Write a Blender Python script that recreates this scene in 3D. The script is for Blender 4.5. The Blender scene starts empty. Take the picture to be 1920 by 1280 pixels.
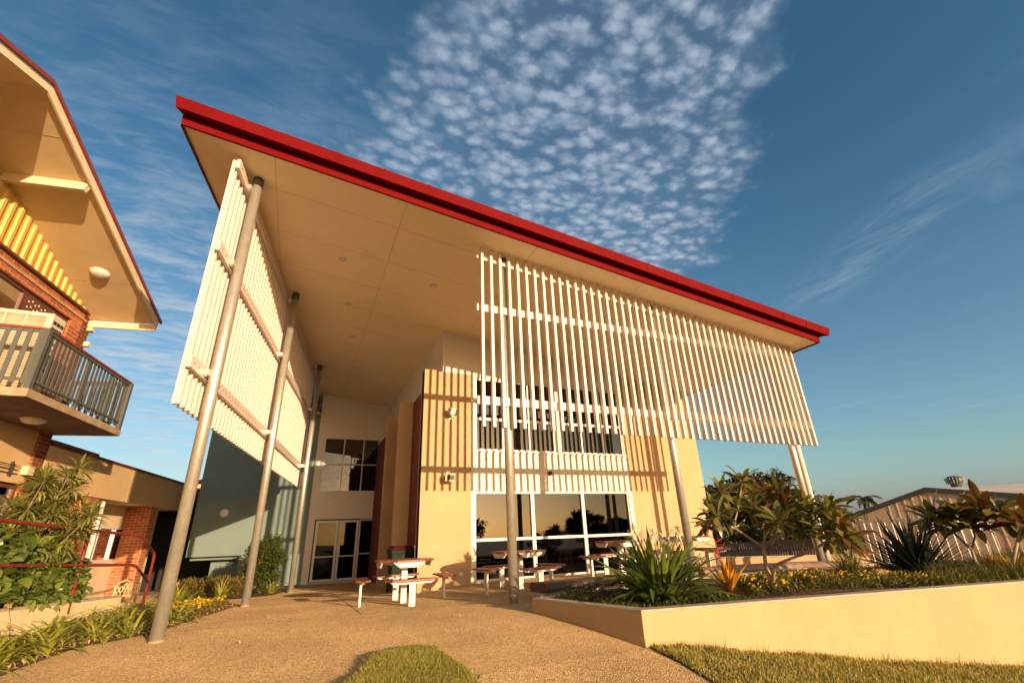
import bpy, math, random
import numpy as np
from mathutils import Vector, geometry
random.seed(7)
SC = bpy.context.scene
R = math.radians
# ---------------------------------------------------------------- camera
H = 0.93
F = 871.138
CX = (0.918, -0.394, -0.036); CY = (-0.122, -0.370, 0.921); CZ = (0.376, 0.841, 0.388)
def _axes():
    f = Vector(CZ).normalized()
    x = Vector(CX); x = (x - f * x.dot(f)).normalized()
    y = f.cross(x) * -1
    return x, y, f
AX, AY, AF = _axes()
cd = bpy.data.cameras.new("camera")
cam = bpy.data.objects.new("camera", cd); SC.collection.objects.link(cam)
from mathutils import Matrix
M = Matrix(((AX.x, AY.x, -AF.x, 0), (AX.y, AY.y, -AF.y, 0), (AX.z, AY.z, -AF.z, H), (0, 0, 0, 1)))
cam.matrix_world = M
cd.sensor_width = 36; cd.lens = F / 1920 * 36; cd.clip_start = .05; cd.clip_end = 3000
SC.camera = cam
SC.view_settings.view_transform = 'Standard'; SC.view_settings.look = 'None'
SC.view_settings.gamma = 1; SC.view_settings.exposure = 0.83
# ---------------------------------------------------------------- sun and sky
SUN = Vector((.268, -.951, .155)).normalized()
sl = bpy.data.lights.new("sun", 'SUN'); sl.energy = 4.6; sl.angle = R(.5); sl.color = (1, .69, .43)
so = bpy.data.objects.new("sun", sl); SC.collection.objects.link(so)
so.rotation_euler = SUN.to_track_quat('Z', 'Y').to_euler()
W = bpy.data.worlds.new("World"); SC.world = W; W.use_nodes = True
nt = W.node_tree; N = nt.nodes; L = nt.links
for n in list(N): N.remove(n)
def nn(tree, t, **k):
    n = tree.nodes.new(t)
    for a, b in k.items(): setattr(n, a, b)
    return n
def mth(tree, op, a, b=None, c=None, clamp=False):
    n = tree.nodes.new('ShaderNodeMath'); n.operation = op; n.use_clamp = clamp
    for i, v in enumerate((a, b, c)):
        if v is None: continue
        if isinstance(v, (int, float)): n.inputs[i].default_value = v
        else: tree.links.new(v, n.inputs[i])
    return n.outputs[0]
def mixc(tree, fac, a, b, mode='MIX'):
    n = tree.nodes.new('ShaderNodeMix'); n.data_type = 'RGBA'; n.blend_type = mode
    for s, v in ((0, fac), (6, a), (7, b)):
        if hasattr(v, 'is_output') or isinstance(v, bpy.types.NodeSocket): tree.links.new(v, n.inputs[s])
        elif isinstance(v, (int, float)): n.inputs[s].default_value = v
        else: n.inputs[s].default_value = (*v, 1)
    return n.outputs[2]
def world():
    T = nt
    out = nn(T, 'ShaderNodeOutputWorld'); bg = nn(T, 'ShaderNodeBackground')
    L.new(bg.outputs[0], out.inputs[0])
    sky = nn(T, 'ShaderNodeTexSky', sky_type='NISHITA', sun_disc=False)
    sky.sun_elevation = math.asin(SUN.z); sky.sun_rotation = math.atan2(SUN.x, SUN.y)
    sky.air_density = 1.0; sky.dust_density = 1.2; sky.ozone_density = 1.0
    tc = nn(T, 'ShaderNodeTexCoord'); sx = nn(T, 'ShaderNodeSeparateXYZ'); L.new(tc.outputs['Generated'], sx.inputs[0])
    z = mth(T, 'MAXIMUM', sx.outputs[2], .03)
    u = mth(T, 'DIVIDE', sx.outputs[0], z); v = mth(T, 'DIVIDE', sx.outputs[1], z)
    cb = nn(T, 'ShaderNodeCombineXYZ'); L.new(u, cb.inputs[0]); L.new(v, cb.inputs[1])
    P = cb.outputs[0]
    def noise(vec, scale, det=3, rough=.55, dist=0., sc=(1, 1, 1), rot=0):
        mp = nn(T, 'ShaderNodeMapping'); L.new(vec, mp.inputs[0]); mp.inputs['Scale'].default_value = sc
        mp.inputs['Rotation'].default_value = (0, 0, rot)
        n = nn(T, 'ShaderNodeTexNoise'); L.new(mp.outputs[0], n.inputs['Vector'])
        n.inputs['Scale'].default_value = scale; n.inputs['Detail'].default_value = det
        n.inputs['Roughness'].default_value = rough; n.inputs['Distortion'].default_value = dist
        return n.outputs[0]
    def ramp(x, a, b):
        m = nn(T, 'ShaderNodeMapRange', interpolation_type='SMOOTHSTEP'); L.new(x, m.inputs[0])
        m.inputs[1].default_value = a; m.inputs[2].default_value = b
        return m.outputs[0]
    # mackerel cloud bank
    def warped(amt, sc):
        wv = nn(T, 'ShaderNodeVectorMath', operation='MULTIPLY_ADD')
        nt3 = nn(T, 'ShaderNodeTexNoise'); L.new(P, nt3.inputs['Vector']); nt3.inputs['Scale'].default_value = sc; nt3.inputs['Detail'].default_value = 4; nt3.inputs['Roughness'].default_value = .65
        L.new(nt3.outputs[1], wv.inputs[0]); wv.inputs[1].default_value = (amt, amt, 0); L.new(P, wv.inputs[2])
        return wv.outputs[0]
    def puffs(scale, amt, wsc, sc, rot):
        mp = nn(T, 'ShaderNodeMapping'); L.new(warped(amt, wsc), mp.inputs[0]); mp.inputs['Scale'].default_value = sc; mp.inputs['Rotation'].default_value = (0, 0, rot)
        vo = nn(T, 'ShaderNodeTexVoronoi', feature='SMOOTH_F1'); L.new(mp.outputs[0], vo.inputs['Vector'])
        vo.inputs['Scale'].default_value = scale; vo.inputs['Smoothness'].default_value = .45; vo.inputs['Randomness'].default_value = .9
        return mth(T, 'SUBTRACT', 1, vo.outputs[0])
    p1 = puffs(23, .045, 16, (.8, 1.15, 1), R(-14)); p2 = puffs(46, .04, 34, (.9, 1.1, 1), R(20))
    fine = noise(P, 80, 5, .7)
    patch = noise(P, 6.5, 4, .6)
    vc = mth(T, 'MINIMUM', v, 1.1)
    du = mth(T, 'DIVIDE', mth(T, 'SUBTRACT', u, mth(T, 'ADD', .43, mth(T, 'MULTIPLY', v, .22))), mth(T, 'ADD', .14, mth(T, 'MULTIPLY', vc, .46)))
    ed = mth(T, 'MULTIPLY', mth(T, 'SUBTRACT', noise(P, 5, 5, .65), .5), 1.0)
    mask = mth(T, 'SUBTRACT', 1, ramp(mth(T, 'ADD', mth(T, 'ABSOLUTE', du), ed), .80, 1.20))
    mask = mth(T, 'MULTIPLY', mask, mth(T, 'SUBTRACT', 1, ramp(mth(T, 'ADD', v, ed), 1.35, 1.95)))
    dens = mth(T, 'ADD', mth(T, 'ADD', mth(T, 'MULTIPLY', p1, .62), mth(T, 'MULTIPLY', p2, .20)), mth(T, 'ADD', mth(T, 'MULTIPLY', fine, .16), mth(T, 'MULTIPLY', mth(T, 'SUBTRACT', patch, .5), .30)))
    bank = mth(T, 'MULTIPLY', mth(T, 'ADD', mth(T, 'MULTIPLY', ramp(dens, .29, .82), .90), .12), mask)
    # thin streaks to the left
    st = noise(P, 3.0, 6, .62, .6, (.75, 1.7, 1), R(-25))
    rip = noise(P, 9, 6, .68, .5, (.7, 1.8, 1), R(-18))
    lm = mth(T, 'SUBTRACT', 1, ramp(u, -.15, .35))
    lm = mth(T, 'MULTIPLY', lm, ramp(v, .3, 2.2))
    left = mth(T, 'MULTIPLY', ramp(mth(T, 'ADD', mth(T, 'MULTIPLY', st, .55), mth(T, 'MULTIPLY', rip, .45)), .38, .70), lm)
    veil = mth(T, 'MULTIPLY', ramp(noise(P, 1.6, 6, .65, .8, (1, .45, 1), R(35)), .52, .85), .11)
    low = mth(T, 'MULTIPLY', ramp(noise(P, 1.5, 6, .65, .3, (.5, 1, 1), R(-30)), .56, .85), .22)
    # the faint diagonal streak on the right
    dd = mth(T, 'ADD', mth(T, 'MULTIPLY', mth(T, 'SUBTRACT', u, 1.95), .905), mth(T, 'MULTIPLY', mth(T, 'SUBTRACT', v, .85), -.426))
    dl = mth(T, 'ADD', mth(T, 'MULTIPLY', mth(T, 'SUBTRACT', u, 1.95), .426), mth(T, 'MULTIPLY', mth(T, 'SUBTRACT', v, .85), .905))
    sk = mth(T, 'MULTIPLY', mth(T, 'SUBTRACT', 1, ramp(mth(T, 'ABSOLUTE', dd), .0, .24)), mth(T, 'SUBTRACT', 1, ramp(mth(T, 'ABSOLUTE', dl), .25, .75)))
    sk = mth(T, 'MULTIPLY', sk, mth(T, 'MULTIPLY', ramp(noise(P, 7, 6, .7, .5, (1, .35, 1), R(-25)), .36, .74), .28))
    veil = mth(T, 'MAXIMUM', veil, sk)
    up = ramp(sx.outputs[2], .02, .12)
    tot = mth(T, 'MAXIMUM', mth(T, 'MULTIPLY', bank, .95), mth(T, 'MULTIPLY', left, .95))
    tot = mth(T, 'MAXIMUM', tot, mth(T, 'MAXIMUM', veil, low))
    tot = mth(T, 'MULTIPLY', tot, up, clamp=True)
    away = ramp(v, -1.2, .2)
    gaway = mixc(T, ramp(sx.outputs[2], .0, .12), (.80, .88, 1.55), mixc(T, ramp(sx.outputs[2], .02, .75), (0.84, 1.10, 1.26), (0.44, 0.88, 1.11)))
    grade = mixc(T, 1.0, sky.outputs[0], mixc(T, away, (1.4, 1.26, 1.08), gaway), 'MULTIPLY')
    # clouds are lit by the low sun: brighter towards it, neutral grey-white away from it
    ccol = mixc(T, away, (9.0, 7.2, 5.6), mixc(T, ramp(sx.outputs[2], .1, .8), (4.3, 4.7, 5.1), (2.7, 3.3, 4.1)))
    col = mixc(T, tot, grade, ccol)
    L.new(col, bg.inputs[0]); bg.inputs[1].default_value = .083
world()
# ---------------------------------------------------------------- materials
def srgb(r, g, b):
    f = lambda c: ((c / 255 + .055) / 1.055) ** 2.4 if c > 10 else c / 255 / 12.92
    return (f(r), f(g), f(b))
MATS = {}
def pmat(name, col, rough=.6, var=.08, vscale=3., bump=0., bscale=60., metal=0., spec=.5, dirt=0., dcol=(.1, .07, .04), grain=0., gscale=150., coords='Object'):
    m = bpy.data.materials.new(name); m.use_nodes = True; T = m.node_tree
    b = T.nodes['Principled BSDF']; b.inputs['Roughness'].default_value = rough; b.inputs['Metallic'].default_value = metal
    b.inputs['Specular IOR Level'].default_value = spec
    tc = nn(T, 'ShaderNodeTexCoord'); V = tc.outputs[coords]
    def noi(s, d=4, r=.6):
        n = nn(T, 'ShaderNodeTexNoise'); T.links.new(V, n.inputs['Vector']); n.inputs['Scale'].default_value = s; n.inputs['Detail'].default_value = d; n.inputs['Roughness'].default_value = r
        return n.outputs[0]
    v = noi(vscale)
    lo = tuple(max(0, c * (1 - var * 2)) for c in col); hi = tuple(min(1, c * (1 + var * 2)) for c in col)
    mr = nn(T, 'ShaderNodeMapRange'); T.links.new(v, mr.inputs[0]); mr.inputs[1].default_value = .3; mr.inputs[2].default_value = .7
    c = mixc(T, mr.outputs[0], lo, hi)
    if grain:
        g = noi(gscale, 2)
        mg = nn(T, 'ShaderNodeMapRange'); T.links.new(g, mg.inputs[0]); mg.inputs[1].default_value = .3; mg.inputs[2].default_value = .7
        mg.inputs[3].default_value = 1 - grain; mg.inputs[4].default_value = 1 + grain
        cc = nn(T, 'ShaderNodeCombineXYZ')
        for i in range(3): T.links.new(mg.outputs[0], cc.inputs[i])
        c = mixc(T, 1., c, cc.outputs[0], 'MULTIPLY')
    if dirt:
        mp = nn(T, 'ShaderNodeMapping'); T.links.new(V, mp.inputs[0]); mp.inputs['Scale'].default_value = (5, 5, .7)
        n = nn(T, 'ShaderNodeTexNoise'); T.links.new(mp.outputs[0], n.inputs['Vector']); n.inputs['Scale'].default_value = 1.3; n.inputs['Detail'].default_value = 6; n.inputs['Roughness'].default_value = .7
        md = nn(T, 'ShaderNodeMapRange'); T.links.new(n.outputs[0], md.inputs[0]); md.inputs[1].default_value = .52; md.inputs[2].default_value = .78; md.inputs[4].default_value = dirt
        c = mixc(T, md.outputs[0], c, dcol)
    T.links.new(c, b.inputs['Base Color'])
    if bump:
        bp = nn(T, 'ShaderNodeBump'); bp.inputs['Strength'].default_value = bump; bp.inputs['Distance'].default_value = .01
        T.links.new(noi(bscale, 5), bp.inputs['Height']); T.links.new(bp.outputs[0], b.inputs['Normal'])
    MATS[name] = m
    return m
pmat('yellow_render', (.49, .325, .170), .85, .03, 1.5, .12, 180, dirt=.10, dcol=(.5, .36, .16))
pmat('cream_render', (.48, .320, .160), .85, .04, 1.2, .2, 160, dirt=.45, dcol=(.36, .25, .13))
pmat('planter_coping', (.42, .35, .26), .9, .1, 6, .3, 90)
pmat('old_cream_render', (.80, .66, .38), .85, .06, 2, .2, 120, dirt=.4, dcol=(.42, .33, .18))
pmat('white_paint', (.68, .62, .53), .5, .02, 2, .03, 80, dirt=.06, dcol=(.5, .42, .3))
pmat('white_alu', (.64, .59, .54), .35, .02, 3)
pmat('slat_white', (.68, .585, .51), .42, .02, 3, dirt=.06, dcol=(.5, .42, .3))
pmat('soffit_paint', (.90, .76, .49), .75, .02, 1.2, .05, 40)
pmat('soffit_joint', (.66, .52, .33), .8)
pmat('tan_soffit', (.74, .57, .30), .8, .04, 1.5, .15, 60, dirt=.1, dcol=(.4, .28, .14))
pmat('red_metal', (.145, .004, .005), .7, .05, 3, spec=.06, dirt=.1, dcol=(.2, .02, .02))
pmat('red_dark', (.10, .010, .010), .5)
pmat('maroon_metal', (.13, .018, .018), .42, .08, 4)
pmat('maroon_paint', (.22, .035, .025), .4, .1, 12, .1, 60)
pmat('teal_render', (.165, .225, .205), .85, .03, 1.5, .12, 160, dirt=.06, dcol=(.14, .17, .15))
pmat('fascia_tan', (.60, .42, .21), .8, .04, 1.2, .1, 60, dirt=.12, dcol=(.4, .28, .14))
pmat('yellow_clad', (.62, .42, .10), .5, .05, 3, dirt=.1, dcol=(.4, .25, .08))
pmat('cream_board', (.68, .56, .36), .6, .05, 4, .08, 60, dirt=.15, dcol=(.4, .3, .18))
pmat('dark_frame', (.035, .03, .027), .5, .1, 4)
pmat('brown_frame', (.13, .05, .03), .5, .1, 6)
pmat('grey_green', (.085, .095, .085), .45, .06, 5, dirt=.1, dcol=(.14, .12, .09))
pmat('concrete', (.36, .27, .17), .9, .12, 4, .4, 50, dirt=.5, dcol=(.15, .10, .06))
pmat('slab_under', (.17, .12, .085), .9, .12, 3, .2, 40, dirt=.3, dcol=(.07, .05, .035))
pmat('ac_cream', (.62, .55, .40), .5, .05, 5)
pmat('frost_glass', (.75, .72, .65), .3, .02, 3, spec=.6)
pmat('timber_red', (.20, .055, .03), .5, .2, 8, .2, 60)
pmat('steel_white', (.66, .62, .54), .45, .04, 6, dirt=.25, dcol=(.35, .27, .18))
pmat('bin_green', (.006, .018, .010), .6, spec=.2)
pmat('bin_lid', (.06, .008, .008), .6, spec=.2)
pmat('black', (.012, .012, .012), .5)
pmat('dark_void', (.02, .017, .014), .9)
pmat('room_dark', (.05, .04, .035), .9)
pmat('curtain', (.33, .28, .24), .9, .2, 8)
pmat('soil', (.13, .075, .045), 1, .35, 14, .9, 35, grain=.5, gscale=60)
pmat('grass_earth', (.16, .125, .04), 1, .25, 6, .8, 60, grain=.4, gscale=90)
pmat('ground_far', (.36, .27, .13), 1, .25, .5, .2, 3)
pmat('bark', (.20, .15, .10), .85, .2, 12, .6, 40)
pmat('bark_pale', (.33, .25, .16), .7, .15, 14, .5, 60)
pmat('shed_wall', (.50, .33, .20), .6, .05, 1)
pmat('shed_roof', (.52, .44, .36), .45, .06, 1)
pmat('shed_trim', (.045, .045, .045), .5)
pmat('fence_dark', (.05, .035, .028), .8, .2, 6, .3, 30)
pmat('bench_dark', (.075, .045, .032), .55, .15, 8, .2, 40)
pmat('bench_brown', (.26, .16, .12), .7, .15, 8, .2, 40)  # on the seat: the dark timber made paler, sunlight put into the colour
pmat('iron_cream', (.62, .50, .26), .5, .08, 10)
pmat('rock', (.22, .14, .10), .9, .25, 12, .8, 20)
pmat('zinc', (.62, .60, .56), .35, .06, 8, metal=.8)
pmat('pink_roof', (.25, .04, .06), .6)
pmat('flower_yellow', (.75, .50, .02), .6, .1, 30)
pmat('flower_white', (.70, .62, .46), .6, .1, 30)
pmat('seed_tan', (.42, .27, .11), .8, .15, 30)
pmat('flower_orange', (.75, .22, .03), .6, .1, 30)
pmat('flower_red', (.5, .04, .03), .6, .1, 30)
pmat('red_stem', (.42, .03, .025), .5, .15, 14)
def galv():
    m = pmat('galv', (.62, .60, .50), .38, .05, 9, .04, 30, metal=.7, dirt=.25, dcol=(.36, .33, .28), grain=.10, gscale=70)
galv()
def leafmat(name, a, b, rough=.45, trans=.25):
    m = bpy.data.materials.new(name); m.use_nodes = True; T = m.node_tree
    bs = T.nodes['Principled BSDF']; bs.inputs['Roughness'].default_value = rough
    g = nn(T, 'ShaderNodeNewGeometry'); tc = nn(T, 'ShaderNodeTexCoord')
    n = nn(T, 'ShaderNodeTexNoise'); T.links.new(tc.outputs['Object'], n.inputs['Vector']); n.inputs['Scale'].default_value = 9
    f = mth(T, 'ADD', mth(T, 'MULTIPLY', g.outputs['Random Per Island'], .75), mth(T, 'MULTIPLY', n.outputs[0], .35), clamp=True)
    c = mixc(T, f, a, b)
    T.links.new(c, bs.inputs['Base Color'])
    tr = nn(T, 'ShaderNodeBsdfTranslucent'); T.links.new(mixc(T, 1., c, (1.1, 1.1, .5), 'MULTIPLY'), tr.inputs[0])
    mx = nn(T, 'ShaderNodeMixShader'); mx.inputs[0].default_value = trans
    T.links.new(bs.outputs[0], mx.inputs[1]); T.links.new(tr.outputs[0], mx.inputs[2])
    T.links.new(mx.outputs[0], T.nodes['Material Output'].inputs[0])
    MATS[name] = m; return m
leafmat('leaf_strap', (.13, .17, .02), (.48, .45, .07))
leafmat('leaf_crinum', (.035, .07, .015), (.13, .17, .03), .35)
leafmat('leaf_frangi', (.05, .065, .015), (.22, .20, .04), .32)
leafmat('leaf_frangi_red', (.09, .03, .012), (.22, .12, .03), .35)
leafmat('leaf_dark', (.012, .022, .01), (.045, .06, .018), .5, .12)
leafmat('leaf_bush', (.03, .055, .012), (.12, .14, .03), .32)
leafmat('leaf_big', (.025, .055, .012), (.20, .25, .05), .35)
leafmat('leaf_variegated', (.035, .065, .012), (.30, .29, .06), .4)
leafmat('leaf_orange', (.50, .16, .01), (.62, .36, .03), .45, .35)
leafmat('leaf_agave', (.006, .010, .006), (.02, .026, .012), .45, .03)  # dark leaves taken near black: shade put into the leaf colour
leafmat('leaf_hedge', (.08, .07, .015), (.26, .20, .04), .5)
leafmat('leaf_tuft', (.05, .06, .012), (.18, .16, .035), .5)
leafmat('leaf_far', (.014, .02, .007), (.06, .06, .018), .8, .1)
leafmat('leaf_fruity', (.03, .04, .012), (.14, .11, .03), .8, .1)
leafmat('grass_blade', (.15, .19, .025), (.46, .42, .08), .6, .3)
leafmat('grass_dry', (.18, .165, .03), (.48, .39, .10), .7, .3)
leafmat('grass_green', (.07, .10, .015), (.24, .24, .05), .6, .3)
def paving(name, vs):
    m = bpy.data.materials.new(name); m.use_nodes = True; T = m.node_tree; b = T.nodes['Principled BSDF']
    b.inputs['Roughness'].default_value = .8; b.inputs['Specular IOR Level'].default_value = .25; b.inputs['Diffuse Roughness'].default_value = 1.0
    tc = nn(T, 'ShaderNodeTexCoord'); V = tc.outputs['Object']
    vo = nn(T, 'ShaderNodeTexVoronoi'); T.links.new(V, vo.inputs['Vector']); vo.inputs['Scale'].default_value = vs
    sp = nn(T, 'ShaderNodeSeparateColor'); T.links.new(vo.outputs['Color'], sp.inputs[0])
    cr = nn(T, 'ShaderNodeValToRGB'); T.links.new(sp.outputs[0], cr.inputs[0])
    e = cr.color_ramp.elements; e[0].position = 0; e[0].color = (.22, .12, .05, 1); e[1].position = 1; e[1].color = (.74, .57, .33, 1)
    for p, c in ((.2, (.43, .275, .115, 1)), (.5, (.56, .375, .165, 1)), (.8, (.64, .45, .22, 1))):
        q = e.new(p); q.color = c
    no = nn(T, 'ShaderNodeTexNoise'); T.links.new(V, no.inputs['Vector']); no.inputs['Scale'].default_value = .9; no.inputs['Detail'].default_value = 6
    mr = nn(T, 'ShaderNodeMapRange'); T.links.new(no.outputs[0], mr.inputs[0]); mr.inputs[1].default_value = .3; mr.inputs[2].default_value = .7; mr.inputs[3].default_value = .80; mr.inputs[4].default_value = 1.1
    cc = nn(T, 'ShaderNodeCombineXYZ')
    for i in range(3): T.links.new(mr.outputs[0], cc.inputs[i])
    c = mixc(T, 1., cr.outputs[0], cc.outputs[0], 'MULTIPLY')
    T.links.new(c, b.inputs['Base Color'])
    bp = nn(T, 'ShaderNodeBump'); bp.inputs['Strength'].default_value = 1.; bp.inputs['Distance'].default_value = .012
    T.links.new(mth(T, 'SUBTRACT', 1, vo.outputs['Distance']), bp.inputs['Height']); T.links.new(bp.outputs[0], b.inputs['Normal'])
    MATS[name] = m
paving('aggregate', 105); paving('aggregate_coarse', 80)
def brickmat(name, a, b_, mortar):
    m = bpy.data.materials.new(name); m.use_nodes = True; T = m.node_tree; b = T.nodes['Principled BSDF']; b.inputs['Roughness'].default_value = .85
    uv = nn(T, 'ShaderNodeUVMap'); br = nn(T, 'ShaderNodeTexBrick'); T.links.new(uv.outputs[0], br.inputs[0])
    br.inputs['Scale'].default_value = 1; br.inputs['Brick Width'].default_value = .225; br.inputs['Row Height'].default_value = .08
    br.inputs['Mortar Size'].default_value = .0075; br.inputs['Mortar Smooth'].default_value = .2
    br.inputs['Color1'].default_value = (*a, 1); br.inputs['Color2'].default_value = (*b_, 1); br.inputs['Mortar'].default_value = (*mortar, 1)
    no = nn(T, 'ShaderNodeTexNoise'); T.links.new(uv.outputs[0], no.inputs['Vector']); no.inputs['Scale'].default_value = 30; no.inputs['Detail'].default_value = 5
    mr = nn(T, 'ShaderNodeMapRange'); T.links.new(no.outputs[0], mr.inputs[0]); mr.inputs[3].default_value = .75; mr.inputs[4].default_value = 1.2
    cc = nn(T, 'ShaderNodeCombineXYZ')
    for i in range(3): T.links.new(mr.outputs[0], cc.inputs[i])
    T.links.new(mixc(T, 1., br.outputs[0], cc.outputs[0], 'MULTIPLY'), b.inputs['Base Color'])
    bp = nn(T, 'ShaderNodeBump'); bp.inputs['Strength'].default_value = .6; bp.inputs['Distance'].default_value = .006; bp.invert = True
    T.links.new(br.outputs[1], bp.inputs['Height']); T.links.new(bp.outputs[0], b.inputs['Normal'])
    MATS[name] = m
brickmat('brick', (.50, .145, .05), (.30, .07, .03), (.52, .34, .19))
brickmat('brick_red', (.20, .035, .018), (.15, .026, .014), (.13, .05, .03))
def glassmat(name, tint, refl_ior, rough=.012, rc=(.80, .80, .86)):
    m = bpy.data.materials.new(name); m.use_nodes = True; T = m.node_tree
    for n in list(T.nodes):
        if n.type != 'OUTPUT_MATERIAL': T.nodes.remove(n)
    fr = nn(T, 'ShaderNodeFresnel'); fr.inputs[0].default_value = refl_ior
    gl = nn(T, 'ShaderNodeBsdfGlossy'); gl.inputs['Roughness'].default_value = rough; gl.inputs[0].default_value = (*rc, 1)
    tr = nn(T, 'ShaderNodeBsdfTransparent'); tr.inputs[0].default_value = (*tint, 1)
    mx = nn(T, 'ShaderNodeMixShader'); T.links.new(fr.outputs[0], mx.inputs[0]); T.links.new(tr.outputs[0], mx.inputs[1]); T.links.new(gl.outputs[0], mx.inputs[2])
    T.links.new(mx.outputs[0], T.nodes['Material Output'].inputs[0])
    MATS[name] = m
glassmat('glass', (.34, .31, .28), 1.75)
glassmat('glass_mirror', (.20, .17, .15), 2.0, .02, (.36, .39, .52))
glassmat('glass_dark', (.12, .12, .12), 1.36)
# ---------------------------------------------------------------- mesh helpers
class MB:
    def __init__(s): s.v = []; s.f = []; s.m = []
    def add(s, vs, fs, mi=0):
        b = len(s.v); s.v += [tuple(p) for p in vs]; s.f += [tuple(i + b for i in f) for f in fs]; s.m += [mi] * len(fs)
    def box(s, x0, x1, y0, y1, z0, z1, T=None, mi=0):
        vs = [(x, y, z) for z in (z0, z1) for y in (y0, y1) for x in (x0, x1)]
        if T: vs = [T(*p) for p in vs]
        s.add(vs, [(0, 2, 3, 1), (4, 5, 7, 6), (0, 1, 5, 4), (2, 6, 7, 3), (0, 4, 6, 2), (1, 3, 7, 5)], mi)
    def hexa(s, lo, hi, mi=0):     # two polygons with equal counts joined
        n = len(lo); s.add(list(lo) + list(hi), [tuple(range(n - 1, -1, -1)), tuple(range(n, 2 * n))] + [(i, (i + 1) % n, (i + 1) % n + n, i + n) for i in range(n)], mi)
    def quad(s, *p, mi=0): s.add(p, [tuple(range(len(p)))], mi)
    def tube(s, pts, r, n=12, cap=True, mi=0):
        pts = [Vector(p) for p in pts]; rs = r if isinstance(r, (list, tuple)) else [r] * len(pts)
        vs = []; up0 = None
        for i, p in enumerate(pts):
            a = pts[max(i - 1, 0)]; b = pts[min(i + 1, len(pts) - 1)]; d = (b - a).normalized()
            if up0 is None: up0 = Vector((0, 0, 1)) if abs(d.z) < .9 else Vector((1, 0, 0))
            u = d.cross(up0).normalized(); w = u.cross(d).normalized(); up0 = w
            for k in range(n):
                t = 2 * math.pi * k / n; vs.append(p + (u * math.cos(t) + w * math.sin(t)) * rs[i])
        fs = [(i * n + k, i * n + (k + 1) % n, (i + 1) * n + (k + 1) % n, (i + 1) * n + k) for i in range(len(pts) - 1) for k in range(n)]
        if cap: fs += [tuple(range(n - 1, -1, -1)), tuple((len(pts) - 1) * n + k for k in range(n))]
        s.add(vs, fs, mi)
    def lathe(s, prof, c=(0, 0, 0), n=24, mi=0, axis=None):
        vs = []; 
        for r, z in prof:
            for k in range(n):
                t = 2 * math.pi * k / n; vs.append((c[0] + r * math.cos(t), c[1] + r * math.sin(t), c[2] + z))
        fs = [(i * n + k, i * n + (k + 1) % n, (i + 1) * n + (k + 1) % n, (i + 1) * n + k) for i in range(len(prof) - 1) for k in range(n)]
        s.add(vs, fs, mi)
def tag(o, label=None, cat=None, group=None, kind=None):
    if label: o['label'] = label
    if cat: o['category'] = cat
    if group: o['group'] = group
    if kind: o['kind'] = kind
    return o
def build(mb, name, mats, parent=None, smooth=False, bevel=0., label=None):
    me = bpy.data.meshes.new(name); me.from_pydata(mb.v, [], mb.f)
    mats = [mats] if isinstance(mats, str) else mats
    for m in mats: me.materials.append(MATS[m])
    if len(mats) > 1: me.polygons.foreach_set('material_index', mb.m)
    nl = len(me.loops)
    if nl and nl < 60000:                         # box-projected uv in metres
        uv = me.uv_layers.new(name='UVMap'); d = uv.data
        for p in me.polygons:
            n = p.normal
            if abs(n.z) > .8: t = Vector((1, 0, 0)); b = Vector((0, 1, 0))
            else:
                t = Vector((0, 0, 1)).cross(n).normalized(); b = Vector((0, 0, 1))
            for li in p.loop_indices:
                co = me.vertices[me.loops[li].vertex_index].co
                d[li].uv = (co.dot(t), co.dot(b))
    if smooth: me.polygons.foreach_set('use_smooth', [True] * len(me.polygons))
    o = bpy.data.objects.new(name, me); SC.collection.objects.link(o)
    if bevel:
        bm_ = o.modifiers.new('bevel', 'BEVEL'); bm_.width = bevel; bm_.segments = 2; bm_.limit_method = 'ANGLE'
    if parent:
        o.parent = parent
        if 'origin' in parent: o.location = -Vector(parent['origin'])
    if label: o['label'] = label
    return o
def thing(name, label, cat, loc=(0, 0, 0), group=None, local=False):
    o = bpy.data.objects.new(name, None); SC.collection.objects.link(o); o.empty_display_size = .2
    o.location = loc; tag(o, label, cat, group)
    if not local: o['origin'] = tuple(loc)       # parts are given in world coordinates
    return o
def copy_tree(o, loc, rz=0, label=None, parent=None):
    c = o.copy(); SC.collection.objects.link(c)
    if parent is None:
        c.location = loc; c.rotation_euler = (0, 0, rz)
        if label: c['label'] = label
    else: c.parent = parent
    for ch in list(o.children): copy_tree(ch, None, 0, None, c)
    return c
def at(px, py, rng):            # a point seen in direction (px, py) at a horizontal range in metres
    r = AX * ((px - 960) / F) - AY * ((py - 640) / F) + AF
    return Vector((0, 0, H)) + r * (rng / math.hypot(r.x, r.y))
# ---------------------------------------------------------------- terrain
CP = np.array([(-1.25, 7.14, 0), (-.70, 10.93, -.06), (.05, 15.67, -.24), (3.08, 7.19, .01), (3.0, 6.38, .01), (3.43, 4.62, -.16), (5.9, 4.23, -.45), (8.68, 3.57, -.75),
    (2.47, 10.87, -.07), (3.72, 10.87, .03), (8.03, 10.87, .05), (10.8, 10.9, .05), (.5, 18.8, -.28), (2.7, 18.8, -.28), (2.4, 12.3, -.12), (1.82, 9.08, -.03), (4, 8.97, .02),
    (6.6, 7.2, .05), (10, 7.2, .05), (-2.7, 8, -.03), (-2.5, 11, -.07), (-3.5, 16, -.25), (-2.6, 4, -.02), (0, 0, -.10), (3, 0, -.4), (1.2, 5, -.08), (-3, 0, 0), (12, 0, -1.1),
    (10, -4, -1.1), (-8, -5, 0), (20, 20, -1.0), (22, 10, -1.1), (15, 9, -.7), (-10, 22, -.4), (10, 25, -.3), (0, 26, -.4), (-8, 10, -.05)], float)
def _tps(r): return np.where(r > 1e-6, r * r * np.log(np.maximum(r, 1e-6)), 0)
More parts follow.
